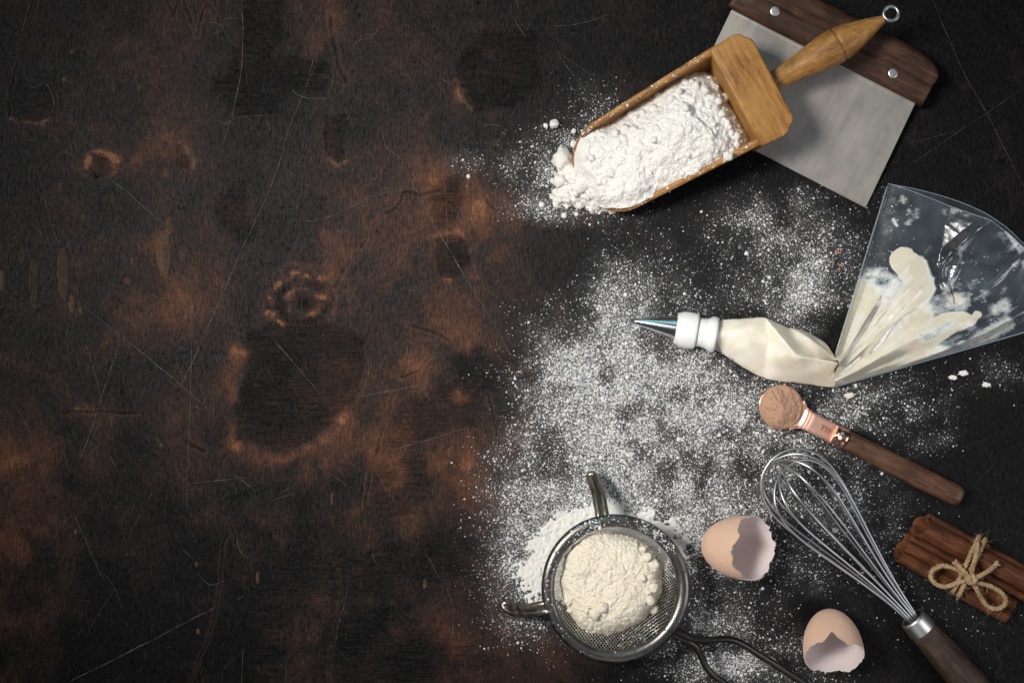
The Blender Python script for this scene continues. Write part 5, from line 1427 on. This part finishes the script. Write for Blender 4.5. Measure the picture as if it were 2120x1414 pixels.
    me = mesh('cream', Wc.reshape(-1, 3)[used], mpp[F], fix=False)
    at_ = me.attributes.new('cover', 'FLOAT', 'POINT'); at_.data.foreach_set('value', thick.ravel()[used].astype(np.float32))
    mc2, nt, b = newmat('smeared_cream')
    v = coords(nt)
    an = nd(nt, 'ShaderNodeAttribute', attribute_name='cover')
    nz = noise(nt, v, 420, 4, .65, .6)
    al = ramp(nt, mathn(nt, 'ADD', an.outputs['Fac'], mathn(nt, 'MULTIPLY', mathn(nt, 'SUBTRACT', nz, .5), .5)), [(.30, (0, 0, 0)), (.50, (.42, .42, .42)), (.78, (1, 1, 1))])
    cc = ramp(nt, mathn(nt, 'ADD', an.outputs['Fac'], mathn(nt, 'MULTIPLY', mathn(nt, 'SUBTRACT', noise(nt, v, 60, 4, .6), .5), .9)), [(.35, (.78, .81, .83)), (.75, (.86, .82, .73)), (1.0, (.80, .70, .52))])
    nt.links.new(cc, b.inputs['Base Color']); nt.links.new(al, b.inputs['Alpha']); b.inputs['Roughness'].default_value = .4
    b.inputs['Subsurface Weight'].default_value = .1; b.inputs['Subsurface Radius'].default_value = (.003, .002, .0015); b.inputs['Subsurface Scale'].default_value = 1.0
    put('cream', me, mc2, t)


def build_flakes():
    r = random.Random(12)
    for px, py, sx, sy, lab in ((1994, 773, 10, 5.5, 'pale dried icing flake right below the clear bag, upper right of a pair'), (1973, 781, 8, 5.5, 'pale dried icing flake right below the clear bag, lower left of a pair'),
                                (2042, 796, 9, 5, 'pale dried icing flake near the right edge, farthest from the bag'), (1757, 818, 10, 5, 'faint cream smear just under the lowest point of the bag')):
        n = 40; a = np.linspace(0, 2 * np.pi, n, endpoint=False)
        rr = .25 + 1.5 * (fbm(np.cos(a) * 2.6 + px, np.sin(a) * 2.6, 4, 121, .65))
        V = []
        for k_, (f, z) in enumerate(((1.0, 0), (.95, .00018), (.6, .00028))):
            V += [P(px + sx * f * rr[i] * math.cos(a[i]), py + sy * f * rr[i] * math.sin(a[i]), z + .0001 * r.random() * (k_ > 0)) for i in range(n)]
        V.append(P(px, py, .0003))
        F = [list(f) for f in gridF(3, n, wv=True)] + [[2 * n + i, 2 * n + (i + 1) % n, 3 * n] for i in range(n)]
        m = M['flour'] if px > 1800 else M['flour_cream']
        o = put('icing_flake', mesh('icing_flake', np.array([tuple(v) for v in V]), F), m)
        o['label'] = lab; o['category'] = 'icing flake'; o['group'] = 'dried icing flakes by the piping bag'


build_scraper()
build_scoop()
build_scoop_flour()
build_spill()
build_sieve()
egg('egg_shell', 'broken brown egg shell beside the sieve, open to the right', 1549, 1134, 66, R(4), R(50), 1.74, 3, 1.76, .17, ((R(20), .35, -.18), (R(60), .30, .10)))
egg('egg_shell', 'broken brown egg shell near the bottom edge, open towards the bottom', 1726, 1350, 62, R(-91), R(44), 1.70, 8, 1.60, .15, ((R(100), .30, -.22), (R(70), .2, .10)))
build_whisk()
build_spoon()
build_cinnamon()
build_bag()
build_flakes()
